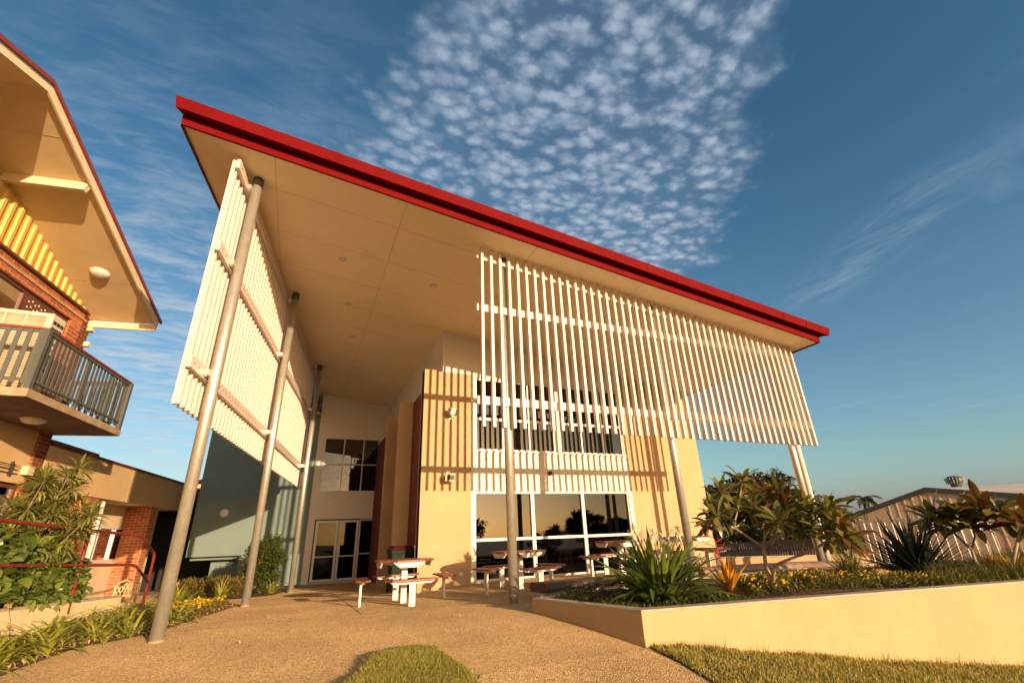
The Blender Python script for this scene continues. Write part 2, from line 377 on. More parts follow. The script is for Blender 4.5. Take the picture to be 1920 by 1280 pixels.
_n = len(CP); _K = _tps(np.linalg.norm(CP[:, None, :2] - CP[None, :, :2], axis=2)) + np.eye(_n) * .05
_P = np.c_[np.ones(_n), CP[:, :2]]
_A = np.block([[_K, _P], [_P.T, np.zeros((3, 3))]]); _w = np.linalg.solve(_A, np.r_[CP[:, 2], 0, 0, 0])
def gz(x, y):
    x = np.asarray(x, float); y = np.asarray(y, float)
    r = np.sqrt((x[..., None] - CP[:, 0]) ** 2 + (y[..., None] - CP[:, 1]) ** 2)
    z = _tps(r) @ _w[:_n] + _w[_n] + _w[_n + 1] * x + _w[_n + 2] * y
    z = np.clip(z, -1.4, .3)
    d = np.sqrt((x - 4) ** 2 + (y - 9) ** 2); k = np.clip((d - 16) / 12, 0, 1); k = k * k * (3 - 2 * k)
    return z * (1 - k) + (-1.0) * k
def g(x, y): return float(gz(x, y))
def sheet(name, poly, mat, dz, step=.25, dome=0., kind='structure', label=None, zf=None):
    poly = [Vector((x, y)) for x, y in poly]
    bx = []; n = len(poly)
    for i in range(n):
        a, b = poly[i], poly[(i + 1) % n]; k = max(1, int((b - a).length / step))
        bx += [a.lerp(b, t / k) for t in range(k)]
    nb = len(bx); pts = list(bx)
    xs = [p.x for p in bx]; ys = [p.y for p in bx]
    x = min(xs)
    def inside(px, py):
        c = False; j = nb - 1
        for i in range(nb):
            if (bx[i].y > py) != (bx[j].y > py) and px < (bx[j].x - bx[i].x) * (py - bx[i].y) / (bx[j].y - bx[i].y) + bx[i].x: c = not c
            j = i
        return c
    while x < max(xs):
        y = min(ys)
        while y < max(ys):
            if inside(x, y): pts.append(Vector((x + .001, y + .001)))
            y += step
        x += step
    v2, _, fs, _, _, _ = geometry.delaunay_2d_cdt(pts, [(i, (i + 1) % nb) for i in range(nb)], [], 1, 1e-5)
    out = []
    for p in v2:
        z = zf(p.x, p.y) if zf else g(p.x, p.y) + dz
        if dome:
            dd = min((geometry.intersect_point_line(p, bx[i], bx[(i + 1) % nb])[0] - p).length if 0 <= geometry.intersect_point_line(p, bx[i], bx[(i + 1) % nb])[1] <= 1 else (p - bx[i]).length for i in range(nb))
            z += dome * (1 - math.exp(-dd / .12))
        out.append((p.x, p.y, z))
    mb = MB(); mb.add(out, fs)
    o = build(mb, name, mat, smooth=True); tag(o, label, None, None, kind); return o, inside
def ground():
    ax = np.unique(np.concatenate([np.linspace(-1500, -60, 12), np.linspace(-60, -12, 13), np.linspace(-12, 20, 107), np.linspace(20, 70, 15), np.linspace(70, 1500, 12)]))
    ay = np.unique(np.concatenate([np.linspace(-1500, -60, 12), np.linspace(-60, -6, 15), np.linspace(-6, 26, 107), np.linspace(26, 70, 12), np.linspace(70, 1500, 12)]))
    X, Y = np.meshgrid(ax, ay); Z = gz(X, Y) - .02
    nx = len(ax); ny = len(ay)
    vs = np.stack([X.ravel(), Y.ravel(), Z.ravel()], 1).tolist()
    fs = [(j * nx + i, j * nx + i + 1, (j + 1) * nx + i + 1, (j + 1) * nx + i) for j in range(ny - 1) for i in range(nx - 1)]
    mb = MB(); mb.add(vs, fs); o = build(mb, 'ground', 'ground_far', smooth=True); o['kind'] = 'structure'
ground()
sheet('paving', [(-9, -9), (14, -9), (14, 20), (-6, 20)], 'aggregate', .0, .35)
# ---------------------------------------------------------------- main hall
def Sz(x): return 6.375 - .13 * x
hall = thing('hall_building', 'pale yellow two storey hall under a big tilted red edged roof on tall steel posts', 'building', (4, 10.87, 0))
YF = 10.87
mb = MB(); mb.box(2.45, 3.66, YF, YF + .28, -.4, 4.85); mb.box(2.45, 2.80, YF - .012, YF + .2, -.4, 4.875)
build(mb, 'wall', 'yellow_render', hall, label='yellow rendered wall left of the windows')
mb = MB(); mb.hexa([(8.26, YF, -.3), (10.88, YF, -.3), (10.88, 18.8, -.3), (10.6, 18.8, -.3), (10.6, YF + .28, -.3), (8.26, YF + .28, -.3)],
                   [(8.26, YF, Sz(8.26)), (10.88, YF, Sz(10.88)), (10.88, 18.8, Sz(10.88)), (10.6, 18.8, Sz(10.6)), (10.6, YF + .28, Sz(10.6)), (8.26, YF + .28, Sz(8.26))])
build(mb, 'wall', 'yellow_render', hall, label='yellow rendered wall right of the windows')
mb = MB()
def wallp(x0, x1, z0, z1, y0=YF + .004, y1=YF + .28, s0=False):
    if s0: mb.hexa([(x0, y0, z0), (x1, y0, z0), (x1, y1, z0), (x0, y1, z0)], [(x0, y0, Sz(x0)), (x1, y0, Sz(x1)), (x1, y1, Sz(x1)), (x0, y1, Sz(x0))])
    else: mb.box(x0, x1, y0, y1, z0, z1)
wallp(2.91, 8.26, 4.85, 0, s0=True); wallp(3.66, 8.26, 4.78, 4.85)
wallp(3.66, 3.77, 2.9, 4.78); wallp(8.18, 8.26, 2.9, 4.78); wallp(3.66, 8.26, 1.97, 2.9)
wallp(3.66, 3.74, -.3, 1.97); wallp(8.14, 8.26, -.3, 1.97); wallp(3.74, 8.14, -.3, .05)
mb.hexa([(2.91, YF + .28, 4.3), (3.05, YF + .28, 4.3), (3.05, 18.8, 4.3), (2.91, 18.8, 4.3)], [(2.91, YF + .28, Sz(2.91)), (3.05, YF + .28, Sz(3.05)), (3.05, 18.8, Sz(3.05)), (2.91, 18.8, Sz(2.91))])
mb.box(2.5, 2.95, YF + .28, 18.8, 4.40, 4.43)
build(mb, 'wall', 'white_paint', hall, label='white wall around the window groups')
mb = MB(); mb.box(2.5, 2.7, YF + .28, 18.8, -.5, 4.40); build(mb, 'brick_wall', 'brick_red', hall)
for x0, x1, y, z in ((2.14, 2.5, 12.26, 4.41), (2.17, 2.5, 14.43, 4.51)):
    mb = MB(); mb.box(x0, x1, y, y + .2, -.5, z); build(mb, 'wall_fin', 'yellow_render', hall, bevel=.01)
# back wall, white ribbed
mb = MB()
YB = 18.8
def bw(x0, x1, z0, z1, top=False):
    if top: mb.hexa([(x0, YB, z0), (x1, YB, z0), (x1, YB + .3, z0), (x0, YB + .3, z0)], [(x0, YB, Sz(x0)), (x1, YB, Sz(x1)), (x1, YB + .3, Sz(x1)), (x0, YB + .3, Sz(x0))])
    else: mb.box(x0, x1, YB, YB + .3, z0, z1)
bw(.33, 3.0, 4.66, 0, True); bw(.33, .56, -.5, 4.66); bw(2.72, 3.0, -.5, 4.66); bw(.56, 2.72, 1.76, 2.68); bw(.56, 2.72, -.5, -.24)
x = .4
while x < 2.9:
    mb.box(x, x + .012, YB - .008, YB + .01, 4.7, Sz(x) - .01); 
    if .6 < x < 2.68: mb.box(x, x + .012, YB - .008, YB + .01, 1.8, 2.64)
    x += .09
build(mb, 'rear_wall', 'white_paint', hall)
# far enclosure so that the interior is a dark room
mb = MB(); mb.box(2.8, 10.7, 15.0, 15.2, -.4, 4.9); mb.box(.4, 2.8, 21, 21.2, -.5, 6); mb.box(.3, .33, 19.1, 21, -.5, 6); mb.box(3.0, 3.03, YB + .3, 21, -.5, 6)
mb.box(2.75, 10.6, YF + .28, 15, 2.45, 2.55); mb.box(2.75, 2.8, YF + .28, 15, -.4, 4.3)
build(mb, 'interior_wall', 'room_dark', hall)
# soffit + roof
def roof():
    ed = [(-2.25, 6.45), (10.87, 6.45), (11.15, 13.5), (11.15, 21.5), (-.1, 21.5)]
    mb = MB(); mb.hexa([(x, y, Sz(x)) for x, y in ed], [(x, y, Sz(x) + .03) for x, y in ed]); build(mb, 'soffit', 'soffit_paint', hall)
    # joints of the sheeting: thin recess strips lying 2 mm proud
    mb = MB()
    def strip(x0, y0, x1, y1, w=.006):
        d = Vector((x1 - x0, y1 - y0, 0)).normalized(); n = Vector((-d.y, d.x, 0)) * w
        q = [(x0 + n.x, y0 + n.y), (x1 + n.x, y1 + n.y), (x1 - n.x, y1 - n.y), (x0 - n.x, y0 - n.y)]
        mb.hexa([(x, y, Sz(x) - .0025) for x, y in q], [(x, y, Sz(x) - .0005) for x, y in q])
    for xx in (-1.02, 1.05, 3.5, 5.9, 8.3): strip(xx, 6.47, xx, 18.7 if xx < 2.9 else 10.8)
    for yy in (7.25, 8.45, 9.65, 10.85, 12.05, 13.25, 14.45, 15.65, 16.85): strip(-2.0 + .145 * (yy - 6.45), yy, 2.9 if yy > 10.8 else 10.6, yy, .004)
    build(mb, 'soffit_joint', 'soffit_joint', hall)
    ro = MB(); up = [(x - (.03 if x < 0 else -.03), y - (.03 if y < 7 else 0)) for x, y in ed]
    ro.hexa([(x, y, Sz(x) + .032) for x, y in up], [(x, y, Sz(x) + .27) for x, y in up]); rf = build(ro, 'roof', 'maroon_metal', hall)
    fa = MB(); fa.hexa([(-2.27, 6.41, Sz(-2.27) - .03), (10.89, 6.41, Sz(10.89) - .03), (10.89, 6.45 - .002, Sz(10.89) - .03), (-2.27, 6.448, Sz(-2.27) - .03)],
                       [(-2.27, 6.41, Sz(-2.27) + .125), (10.89, 6.41, Sz(10.89) + .125), (10.89, 6.448, Sz(10.89) + .125), (-2.27, 6.448, Sz(-2.27) + .125)])
    build(fa, 'fascia', 'red_metal', rf)
    sf = MB()
    for (a, b) in (((-2.25, 6.45), (-.1, 21.5)),):
        d = Vector((b[0] - a[0], b[1] - a[1], 0)).normalized(); n = Vector((-d.y, d.x, 0)) * .03
        sf.hexa([(a[0], a[1], Sz(a[0]) - .03), (b[0], b[1], Sz(b[0]) - .03), (b[0] + n.x, b[1] + n.y, Sz(b[0]) - .03), (a[0] + n.x, a[1] + n.y, Sz(a[0]) - .03)],
                [(a[0], a[1], Sz(a[0]) + .12), (b[0], b[1], Sz(b[0]) + .12), (b[0] + n.x, b[1] + n.y, Sz(b[0]) + .12), (a[0] + n.x, a[1] + n.y, Sz(a[0]) + .12)])
    build(sf, 'edge_trim', 'red_dark', rf); sf = MB()
    sf.hexa([(10.87, 6.45, Sz(10.87) - .03), (10.9, 6.45, Sz(10.9) - .03), (11.18, 21.5, Sz(11.15) - .03), (11.15, 21.5, Sz(11.15) - .03)],
            [(10.87, 6.45, Sz(10.87) + .12), (10.9, 6.45, Sz(10.9) + .12), (11.18, 21.5, Sz(11.15) + .12), (11.15, 21.5, Sz(11.15) + .12)])
    build(sf, 'edge_trim', 'red_dark', rf)
    # gutter: recessed neck, splayed underside and outward leaning face
    gt = MB()
    sec = [(6.44, .13), (6.42, .15), (6.25, .115), (6.205, .285), (6.235, .30), (6.42, .29)]
    ends = [(-2.27, -.0), (10.97, 0)]
    ring = []
    for e, (x, _) in enumerate(ends):
        ring.append([(x + (.12 * (6.45 - y) / .35 if e else -.12 * (6.45 - y) / .35), y, Sz(x) + z) for y, z in sec])
    n = len(sec); gt.add(ring[0] + ring[1], [(i, (i + 1) % n, (i + 1) % n + n, i + n) for i in range(n)] + [tuple(range(n)), tuple(range(2 * n - 1, n - 1, -1))])
    gu = build(gt, 'gutter', 'red_metal', rf)
    x = -1.62
    while x < 10.8:
        o = .004; sm = MB()
        sm.hexa([(x - .018, 6.25 - o, Sz(x - .018) + .113), (x + .018, 6.25 - o, Sz(x + .018) + .113), (x + .018, 6.26, Sz(x + .018) + .114), (x - .018, 6.26, Sz(x - .018) + .114)],
                [(x - .018, 6.205 - o, Sz(x - .018) + .288), (x + .018, 6.205 - o, Sz(x + .018) + .288), (x + .018, 6.22, Sz(x + .018) + .288), (x - .018, 6.22, Sz(x - .018) + .288)])
        x += .745
        build(sm, 'seam', 'red_metal', rf)
roof()
for p in ((.2, 8.84), (2.12, 8.84), (.48, 10.75), (.78, 12.69), (1.19, 15.16), (1.48, 17.07)):
    z = Sz(p[0]); mb = MB(); mb.lathe([(.03, .02), (.055, -.006), (.075, -.012), (.085, -.004), (.085, 0)], (p[0], p[1], z - .002)); 
    o = build(mb, 'downlight', 'steel_white', hall, smooth=True)
    mb = MB(); mb.lathe([(0, -.003), (.045, -.004), (.05, .01)], (p[0], p[1], z - .003)); build(mb, 'lamp_glass', 'frost_glass', o, smooth=True)
# posts
posts = [(-1.285, 7.15, .073), (-.70, 10.93, .073), (.05, 15.67, .073), (3.08, 7.19, .073), (6.6, 7.22, .073), (10.03, 7.22, .073)]
for x, y, r in posts:
    b = g(x, y); mb = MB(); mb.tube([(x, y, b - .1), (x, y, Sz(x) - .001)], r, 28)
    o = build(mb, 'post', 'galv', hall, smooth=True)
    mb = MB(); mb.tube([(x, y, b - .05), (x, y, b + .02)], r + .006, 28); build(mb, 'foot_collar', 'concrete', o, smooth=True)
    mb = MB(); mb.tube([(x, y, Sz(x) - .16), (x, y, Sz(x) - .004)], r + .008, 28); build(mb, 'head_collar', 'grey_green', o, smooth=True)
mb = MB(); mb.tube([(10.28, 7.26, -.1), (10.28, 7.26, 4.72), (10.33, 7.26, 4.82), (10.62, 7.26, 4.88), (10.8, 7.26, 4.88)], .062, 18)
dp = build(mb, 'downpipe', 'white_paint', hall, smooth=True)
mb = MB(); mb.tube([(10.74, 7.26, 4.86), (10.84, 7.26, 4.83), (10.92, 7.26, 4.80), (10.97, 7.26, 4.84), (10.98, 7.26, 4.98)], .058, 16); build(mb, 'pipe_elbow', 'maroon_paint', dp, smooth=True)
# front slat screen
def front_screen():
    mb = MB(); n = 45; x0 = 2.58; sp = (10.60 - x0) / (n - 1)
    for z0, z1 in ((2.99, 3.13), (4.72, 4.86)): mb.box(2.50, 10.62, 7.078, 7.118, z0, z1)
    s = build(mb, 'slat_screen', 'slat_white', hall, label='front screen of upright white slats')
    for i in range(n):
        mb = MB(); x = x0 + i * sp; mb.hexa([(x - .024, 6.99, 2.60), (x + .024, 6.99, 2.60), (x + .024, 7.075, 2.60), (x - .024, 7.075, 2.60)],
                                 [(x - .024, 6.99, Sz(x) - .01), (x + .024, 6.99, Sz(x) - .02), (x + .024, 7.075, Sz(x) - .02), (x - .024, 7.075, Sz(x) - .01)])
        build(mb, 'slat', 'slat_white', s)
    mb = MB(); mb.hexa([(2.5, 7.078, Sz(2.5) - .22), (10.62, 7.078, Sz(10.62) - .22), (10.62, 7.118, Sz(10.62) - .22), (2.5, 7.118, Sz(2.5) - .22)],
                       [(2.5, 7.078, Sz(2.5) - .12), (10.62, 7.078, Sz(10.62) - .12), (10.62, 7.118, Sz(10.62) - .12), (2.5, 7.118, Sz(2.5) - .12)]); build(mb, 'rail', 'slat_white', s)
    for x in (3.08, 6.6, 10.03):
        for z in (3.06, 4.79, Sz(x) - .17):
            mb = MB(); mb.box(x - .09, x + .09, 7.12, 7.19, z - .035, z + .035); mb.tube([(x - .06, 7.13, z + .05), (x - .06, 7.17, z + .05)], .014, 8); build(mb, 'bracket', 'galv', s)
front_screen()
# left slat screen, along the skewed side
LD = Vector((.15, 1, 0)).normalized(); LN = Vector((LD.y, -LD.x, 0))      # LN points inward (+x)
def LT(s, o, z): p = Vector((-1.56, 6.78, 0)) + LD * s + LN * o; return (p.x, p.y, z)
def left_screen():
    mb = MB(); sp = .172; n = 58
    e = -.02 + (n - 1) * sp + .1
    for z0, z1 in ((3.06, 3.22), (4.80, 4.96)): mb.box(-.13, e, .048, .098, z0, z1, T=LT)
    scr = build(mb, 'slat_screen', 'slat_white', hall, label='side screen of upright white slats')
    for i in range(n):
        s = -.02 + i * sp; p = LT(s, 0, 0); zt = Sz(p[0]) - .015
        mb = MB(); mb.box(s - .024, s + .024, -.045, .045, 2.60, zt, T=LT); build(mb, 'slat', 'slat_white', scr)
    mb = MB(); a = LT(-.13, 0, 0)[0]; b = LT(e, 0, 0)[0]
    mb.hexa([LT(-.13, .048, Sz(a) - .30), LT(e, .048, Sz(b) - .30), LT(e, .098, Sz(b) - .30), LT(-.13, .098, Sz(a) - .30)],
            [LT(-.13, .048, Sz(a) - .14), LT(e, .048, Sz(b) - .14), LT(e, .098, Sz(b) - .14), LT(-.13, .098, Sz(a) - .14)]); build(mb, 'rail', 'slat_white', scr)
    for i in range(33):
        s = -.02 + i * sp
        for z in (3.14, 4.88, Sz(LT(s, 0, 0)[0]) - .22):
            mb = MB(); mb.tube([LT(s, .099, z), LT(s, .103, z)], .010, 6); build(mb, 'bolt', 'bench_dark', scr)
    for x, y, r in posts[:3]:
        s = (Vector((x, y, 0)) - Vector((-1.56, 6.78, 0))).dot(LD); o = (Vector((x, y, 0)) - Vector((-1.56, 6.78, 0))).dot(LN)
        for z in (3.14, 4.88, Sz(x) - .24):
            mb = MB(); mb.box(s - .1, s + .1, .104, o - r + .02, z - .04, z + .04, T=LT); mb.tube([LT(s - .07, .12, z - .055), LT(s - .07, .12, z - .04)], .014, 8); build(mb, 'bracket', 'galv', scr)
left_screen()
# windows
def frame(x0, x1, z0, z1, y, w=.05, d=.07, bars=(), hbars=(), T=None, bw_=.035, bh=None):
    mb = MB(); mb.box(x0, x0 + w, y, y + d, z0, z1, T); mb.box(x1 - w, x1, y, y + d, z0, z1, T); mb.box(x0 + w, x1 - w, y, y + d, z0, z0 + w, T); mb.box(x0 + w, x1 - w, y, y + d, z1 - w, z1, T)
    for b in bars: mb.box(b - bw_ / 2, b + bw_ / 2, y + .002, y + d - .004, z0 + w, z1 - w, T)
    for b in hbars: mb.box(x0 + w, x1 - w, y + .004, y + d - .008, b - (bh or bw_) / 2, b + (bh or bw_) / 2, T)
    return mb
def window(name, parent, mbf, matf, pane, gmat, lab=None):
    w = build(mbf, name, matf, parent, label=lab)
    mb = MB(); mb.box(*pane); build(mb, 'pane', gmat, w); return w
for x0, x1, bars in ((3.77, 6.02, (4.53, 5.27)), (6.16, 8.18, (6.84, 7.52))):
    w = window('window', hall, frame(x0, x1, 2.92, 4.78, YF + .03, .05, .07, bars, (3.72,), bw_=.045, bh=.07), 'white_alu', (x0 + .04, x1 - .04, YF + .06, YF + .066, 2.95, 4.75), 'glass')
    mb = MB(); mb.box(x0 - .03, x1 + .03, YF - .03, YF + .03, 2.885, 2.925); build(mb, 'sill', 'white_alu', w)
    mb = MB(); x = x0 + .1
    while x < x1 - .1:
        wd = random.uniform(.07, .10); mb.hexa([(x, YF + .22 + random.uniform(0, .03), 2.95), (x + wd, YF + .25, 2.95), (x + wd, YF + .256, 2.95), (x, YF + .246, 2.95)], [(x, YF + .22, 3.70 + random.uniform(-.0, .25)), (x + wd, YF + .25, 3.86), (x + wd, YF + .256, 3.86), (x, YF + .246, 3.86)])
        x += wd + random.uniform(.02, .09)
    build(mb, 'curtain', 'curtain', w)
mb = MB(); mb.box(6.02, 6.16, YF + .008, YF + .25, 2.9, 4.78); build(mb, 'mullion', 'white_paint', hall)
for x0, x1 in ((3.74, 5.26), (5.26, 6.70), (6.70, 8.14)):
    window('window', hall, frame(x0, x1, .05, 1.96, YF + .03, .045, .08, (), (.90,), bh=.06), 'white_alu', (x0 + .03, x1 - .03, YF + .075, YF + .081, .08, 1.93), 'glass_mirror')
mb = MB(); mb.box(3.70, 8.18, YF - .03, YF + .03, -.1, .05); build(mb, 'sill', 'white_alu', hall)
window('window', hall, frame(.56, 2.72, 2.68, 4.66, YB - .02, .05, .08, (1.28, 1.99), (3.67,)), 'white_alu', (.6, 2.7, YB + .03, YB + .036, 2.7, 4.62), 'glass')
for x0, x1, h in ((.60, 1.36, 1.28), (1.38, 2.04, 1.46)):
    d = window('door', hall, frame(x0, x1, -.22, 1.72, YB - .02, .075, .06, (), (.55,)), 'white_alu', (x0 + .05, x1 - .05, YB + .01, YB + .016, -.2, 1.68), 'glass_dark')
    mb = MB(); mb.tube([(h, YB - .06, .55), (h, YB - .06, .85)], .012, 8); build(mb, 'handle', 'galv', d)
window('window', hall, frame(2.06, 2.70, -.22, 1.74, YB - .02, .05, .06, (), (.60,)), 'white_alu', (2.1, 2.66, YB + .01, YB + .016, -.2, 1.70), 'glass_dark', 'tall glazed panel beside the doors')
# floodlights, camera dome, tap
def flood(x, z, cream, tilt):
    T = lambda a, b, c: (x + a, YF - .20 + b * math.cos(tilt) - c * math.sin(tilt), z + b * math.sin(tilt) + c * math.cos(tilt))
    mb = MB(); mb.box(-.10, .10, -.05, .06, -.07, .07, T); mb.box(-.12, .12, -.062, -.05, -.085, .085, T); f = build(mb, 'floodlight', 'cream_board' if cream else 'galv', hall, bevel=.006)
    mb = MB(); mb.box(-.085, .085, -.066, -.063, -.055, .055, T); build(mb, 'lens', 'bench_dark' if cream else 'frost_glass', f)
    mb = MB(); mb.box(x - .05, x + .05, YF - .03, YF - .001, z + (.08 if cream else -.16), z + (.17 if cream else -.08)); mb.box(x - .012, x + .012, YF - .2, YF - .03, z + (.08 if cream else -.13), z + (.10 if cream else -.11)); build(mb, 'bracket', 'white_paint' if cream else 'galv', f)
flood(3.08, 2.25, True, .15); flood(3.12, 3.80, False, .5)
mb = MB(); mb.lathe([(.0, -.075), (.04, -.06), (.055, -.02), (.06, 0)], (5.77, YF - .06, 2.42), 16); mb.box(5.73, 5.81, YF - .06, YF, 2.41, 2.45); build(mb, 'security_camera', 'dark_frame', hall, smooth=True)
mb = MB(); mb.box(3.36, 3.46, YF - .03, YF - .001, .20, .27); build(mb, 'power_point', 'white_paint', hall)
mb = MB(); mb.tube([(2.43, 11.05, -.1), (2.43, 11.05, .8), (2.41, 10.98, .83), (2.4, 10.93, .80)], .012, 8); mb.lathe([(0, .03), (.03, .028), (.03, .0), (0, 0)], (2.43, 11.05, .82), 8); build(mb, 'garden_tap', 'zinc', hall)
# ---------------------------------------------------------------- teal wing
teal = thing('teal_building', 'grey green rendered building with a maroon gutter behind the left slat screen', 'building', (-1.4, 19.2, -.3))
TH = R(12); TD = Vector((math.cos(TH), -math.sin(TH), 0)); TN = Vector((-math.sin(TH), -math.cos(TH), 0))
def TT(s, o, z): p = Vector((.325, 18.82, 0)) - TD * s + TN * o; return (p.x, p.y, z)     # s runs left, o runs towards the viewer
mb = MB(); mb.box(0, 3.63, -.3, 0, .71, 5.5, TT); mb.box(0, 2.02, -.302, -.002, -.5, .705, TT); mb.box(3.33, 3.63, -5, -.3, .71, 5.5, TT)
build(mb, 'wall', 'teal_render', teal)
mb = MB(); mb.box(2.02, 3.12, -1.0, -.8, -.5, .705, TT); mb.box(2.02, 3.6, -2.4, -.3, .60, .70, TT); build(mb, 'recessed_wall', 'teal_render', teal)
mb = MB(); mb.box(0, 4.25, -5, .62, 5.50, 5.53, TT); build(mb, 'soffit', 'soffit_paint', teal)
mb = MB(); mb.hexa([TT(-.0, .62, 5.535), TT(4.25, .62, 5.535), TT(4.25, -5, 5.535), TT(0, -5, 5.535)], [TT(0, .62, 5.64), TT(4.25, .62, 5.64), TT(3.2, -5, 6.0), TT(0, -5, 6.0)]); rf = build(mb, 'roof', 'maroon_metal', teal)
mb = MB(); sec = [(.63, 5.49), (.63, 5.60), (.70, 5.60), (.74, 5.73), (.78, 5.73), (.80, 5.76), (.60, 5.76), (.60, 5.49)]; n = len(sec)
mb.add([TT(-.05, o, z) for o, z in sec] + [TT(4.30, o, z) for o, z in sec], [(i, (i + 1) % n, (i + 1) % n + n, i + n) for i in range(n)] + [tuple(range(n)), tuple(range(2 * n - 1, n - 1, -1))]); build(mb, 'gutter', 'maroon_metal', rf)
def bulkhead(p, nrm, r, name, parent, mrim='steel_white', mg='frost_glass', ov=1.):
    nrm = Vector(nrm).normalized(); q = nrm.to_track_quat('Z', 'Y'); p = Vector(p)
    mb = MB(); mb.lathe([(r * 1.06, 0), (r * 1.08, r * .12), (r * .98, r * .22), (r * .9, r * .22)], n=28); mb.v = [tuple(q @ Vector((a * ov, b, c)) + p) for a, b, c in mb.v]; o = build(mb, name, mrim, parent, smooth=True)
    mb = MB(); mb.lathe([(r * .95, r * .2), (r * .88, r * .36), (r * .68, r * .5), (r * .35, r * .58), (0, r * .6)], n=28); mb.v = [tuple(q @ Vector((a * ov, b, c)) + p) for a, b, c in mb.v]; build(mb, 'lamp_cover', mg, o, smooth=True)
bulkhead(TT(2.72, .001, 2.05), TN, .13, 'wall_lamp', teal)
# ---------------------------------------------------------------- left brick building
left = thing('brick_building', 'orange brick two storey building with yellow gable and balcony at the left edge', 'building', (-4.9, 9, 0))
BD = Vector((.15, 1, 0)).normalized(); BN = Vector((BD.y, -BD.x, 0))
def BT(y, o, z):            # y is the world y on the wall line; o outward
    s = (y - 12.55) / BD.y; p = Vector((-4.87, 12.55, 0)) + BD * s + BN * o; return (p.x, p.y, z)
def zs(y): return 5.80 + .35 * (12.48 - y) if y > 7.56 else 5.80 + .35 * (12.48 - 7.56) - .35 * (7.56 - y)
mb = MB()
mb.box(12.2, 12.55, -.3, 0, -.3, 3.2, BT); mb.box(11.9, 12.55, -.3, 0, 3.2, 5.86, BT); mb.box(1.5, 11.9, -.3, 0, 5.55, 5.86, BT); mb.box(1.5, 7.9, -.3, 0, 3.3, 5.55, BT); mb.box(7.9, 11.9, -.3, 0, 3.25, 3.45, BT); mb.box(1.5, 11.9, -.3, 0, -.3, .75, BT)
mb.box(-4, 0, 0, .3, -.3, 5.86, lambda a, b, z: BT(12.25 + b, a, z))
build(mb, 'wall', 'brick', left)
mb = MB(); mb.box(1.5, 12.18, -.25, -.02, 2.45, 3.22, BT); mb.box(1.5, 12.18, -.26, .01, 2.20, 2.3, BT); mb.box(1.5, 12.18, -.255, .0, 2.30, 2.452, BT); build(mb, 'spandrel', 'fascia_tan', left)
mb = MB()
for z in (2.36, 2.43, 2.50): mb.tube([BT(2, .03, z), BT(11.9, .03, z)], .008, 6)
for y in (9.2, 10.1, 11.0, 11.7): mb.box(y, y + .02, .0, .045, 2.3, 2.56, BT)
build(mb, 'conduit', 'dark_frame', left)
mb = MB(); mb.box(12.0, 12.18, .01, .12, 2.36, 2.52, BT); build(mb, 'junction_box', 'cream_board', left)
def wwin(y0, y1, z0, z1, bars, fm='brown_frame', o=-.12, hb=()):
    w = build(frame(y0, y1, z0, z1, o, .06, .06, bars, hb, T=BT), 'window', fm, left)
    mb = MB(); mb.box(y0, y1, o + .02, o + .026, z0, z1, BT); build(mb, 'pane', 'glass_dark', w); return w
w = wwin(7.9, 11.9, 3.45, 5.55, (9.2, 10.6))
mb = MB(); mb.box(10.62, 11.84, -.055, -.05, 4.6, 5.48, BT)
for i in range(12):
    for j in range(7): mb.box(10.72 + i * .09, 10.75 + i * .09, -.051, -.046, 4.7 + j * .11 + (i % 2) * .04, 4.73 + j * .11 + (i % 2) * .04, BT, mi=1)
build(mb, 'mesh_panel', ['brown_frame', 'soffit_paint'], w)
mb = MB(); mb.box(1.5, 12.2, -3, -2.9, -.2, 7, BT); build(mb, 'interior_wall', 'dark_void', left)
w = wwin(7.0, 12.16, .8, 2.18, (8.2, 9.4, 10.8))
mb = MB(); y = 7.1
while y < 11.8: mb.box(y, y + .09, -.2, -.19, 1.5, 2.1, BT); mb.box(y, y + .09, -.2, -.19, .86, 1.4, BT); y += .16
build(mb, 'blind', 'cream_board', w)
# gable cladding: trapezoid ribs
def cladding():
    mb = MB(); y = 12.40; p = .2
    def prof(yy): return [(yy, .0), (yy - .05, .0), (yy - .065, .035), (yy - .125, .035), (yy - .14, .0), (yy - .2, .0)]
    pts = []
    while y > 2.0: pts += prof(y)[:-1]; y -= p
    vs = []
    for yy, o in pts: vs.append(BT(yy, o + .02, 5.9)); vs.append(BT(yy, o + .02, max(zs(yy), 5.91)))
    fs = [(2 * i, 2 * i + 1, 2 * i + 3, 2 * i + 2) for i in range(len(pts) - 1)]
    mb.add(vs, fs); build(mb, 'gable_cladding', 'yellow_clad', left)
    mb = MB(); mb.box(1.5, 12.5, -.02, .07, 5.862, 5.905, BT); build(mb, 'flashing', 'brown_frame', left)
    mb = MB(); mb.tube([BT(2, .03, 5.70), BT(12.3, .03, 5.70)], .012, 8); build(mb, 'conduit', 'cream_board', left)
cladding()
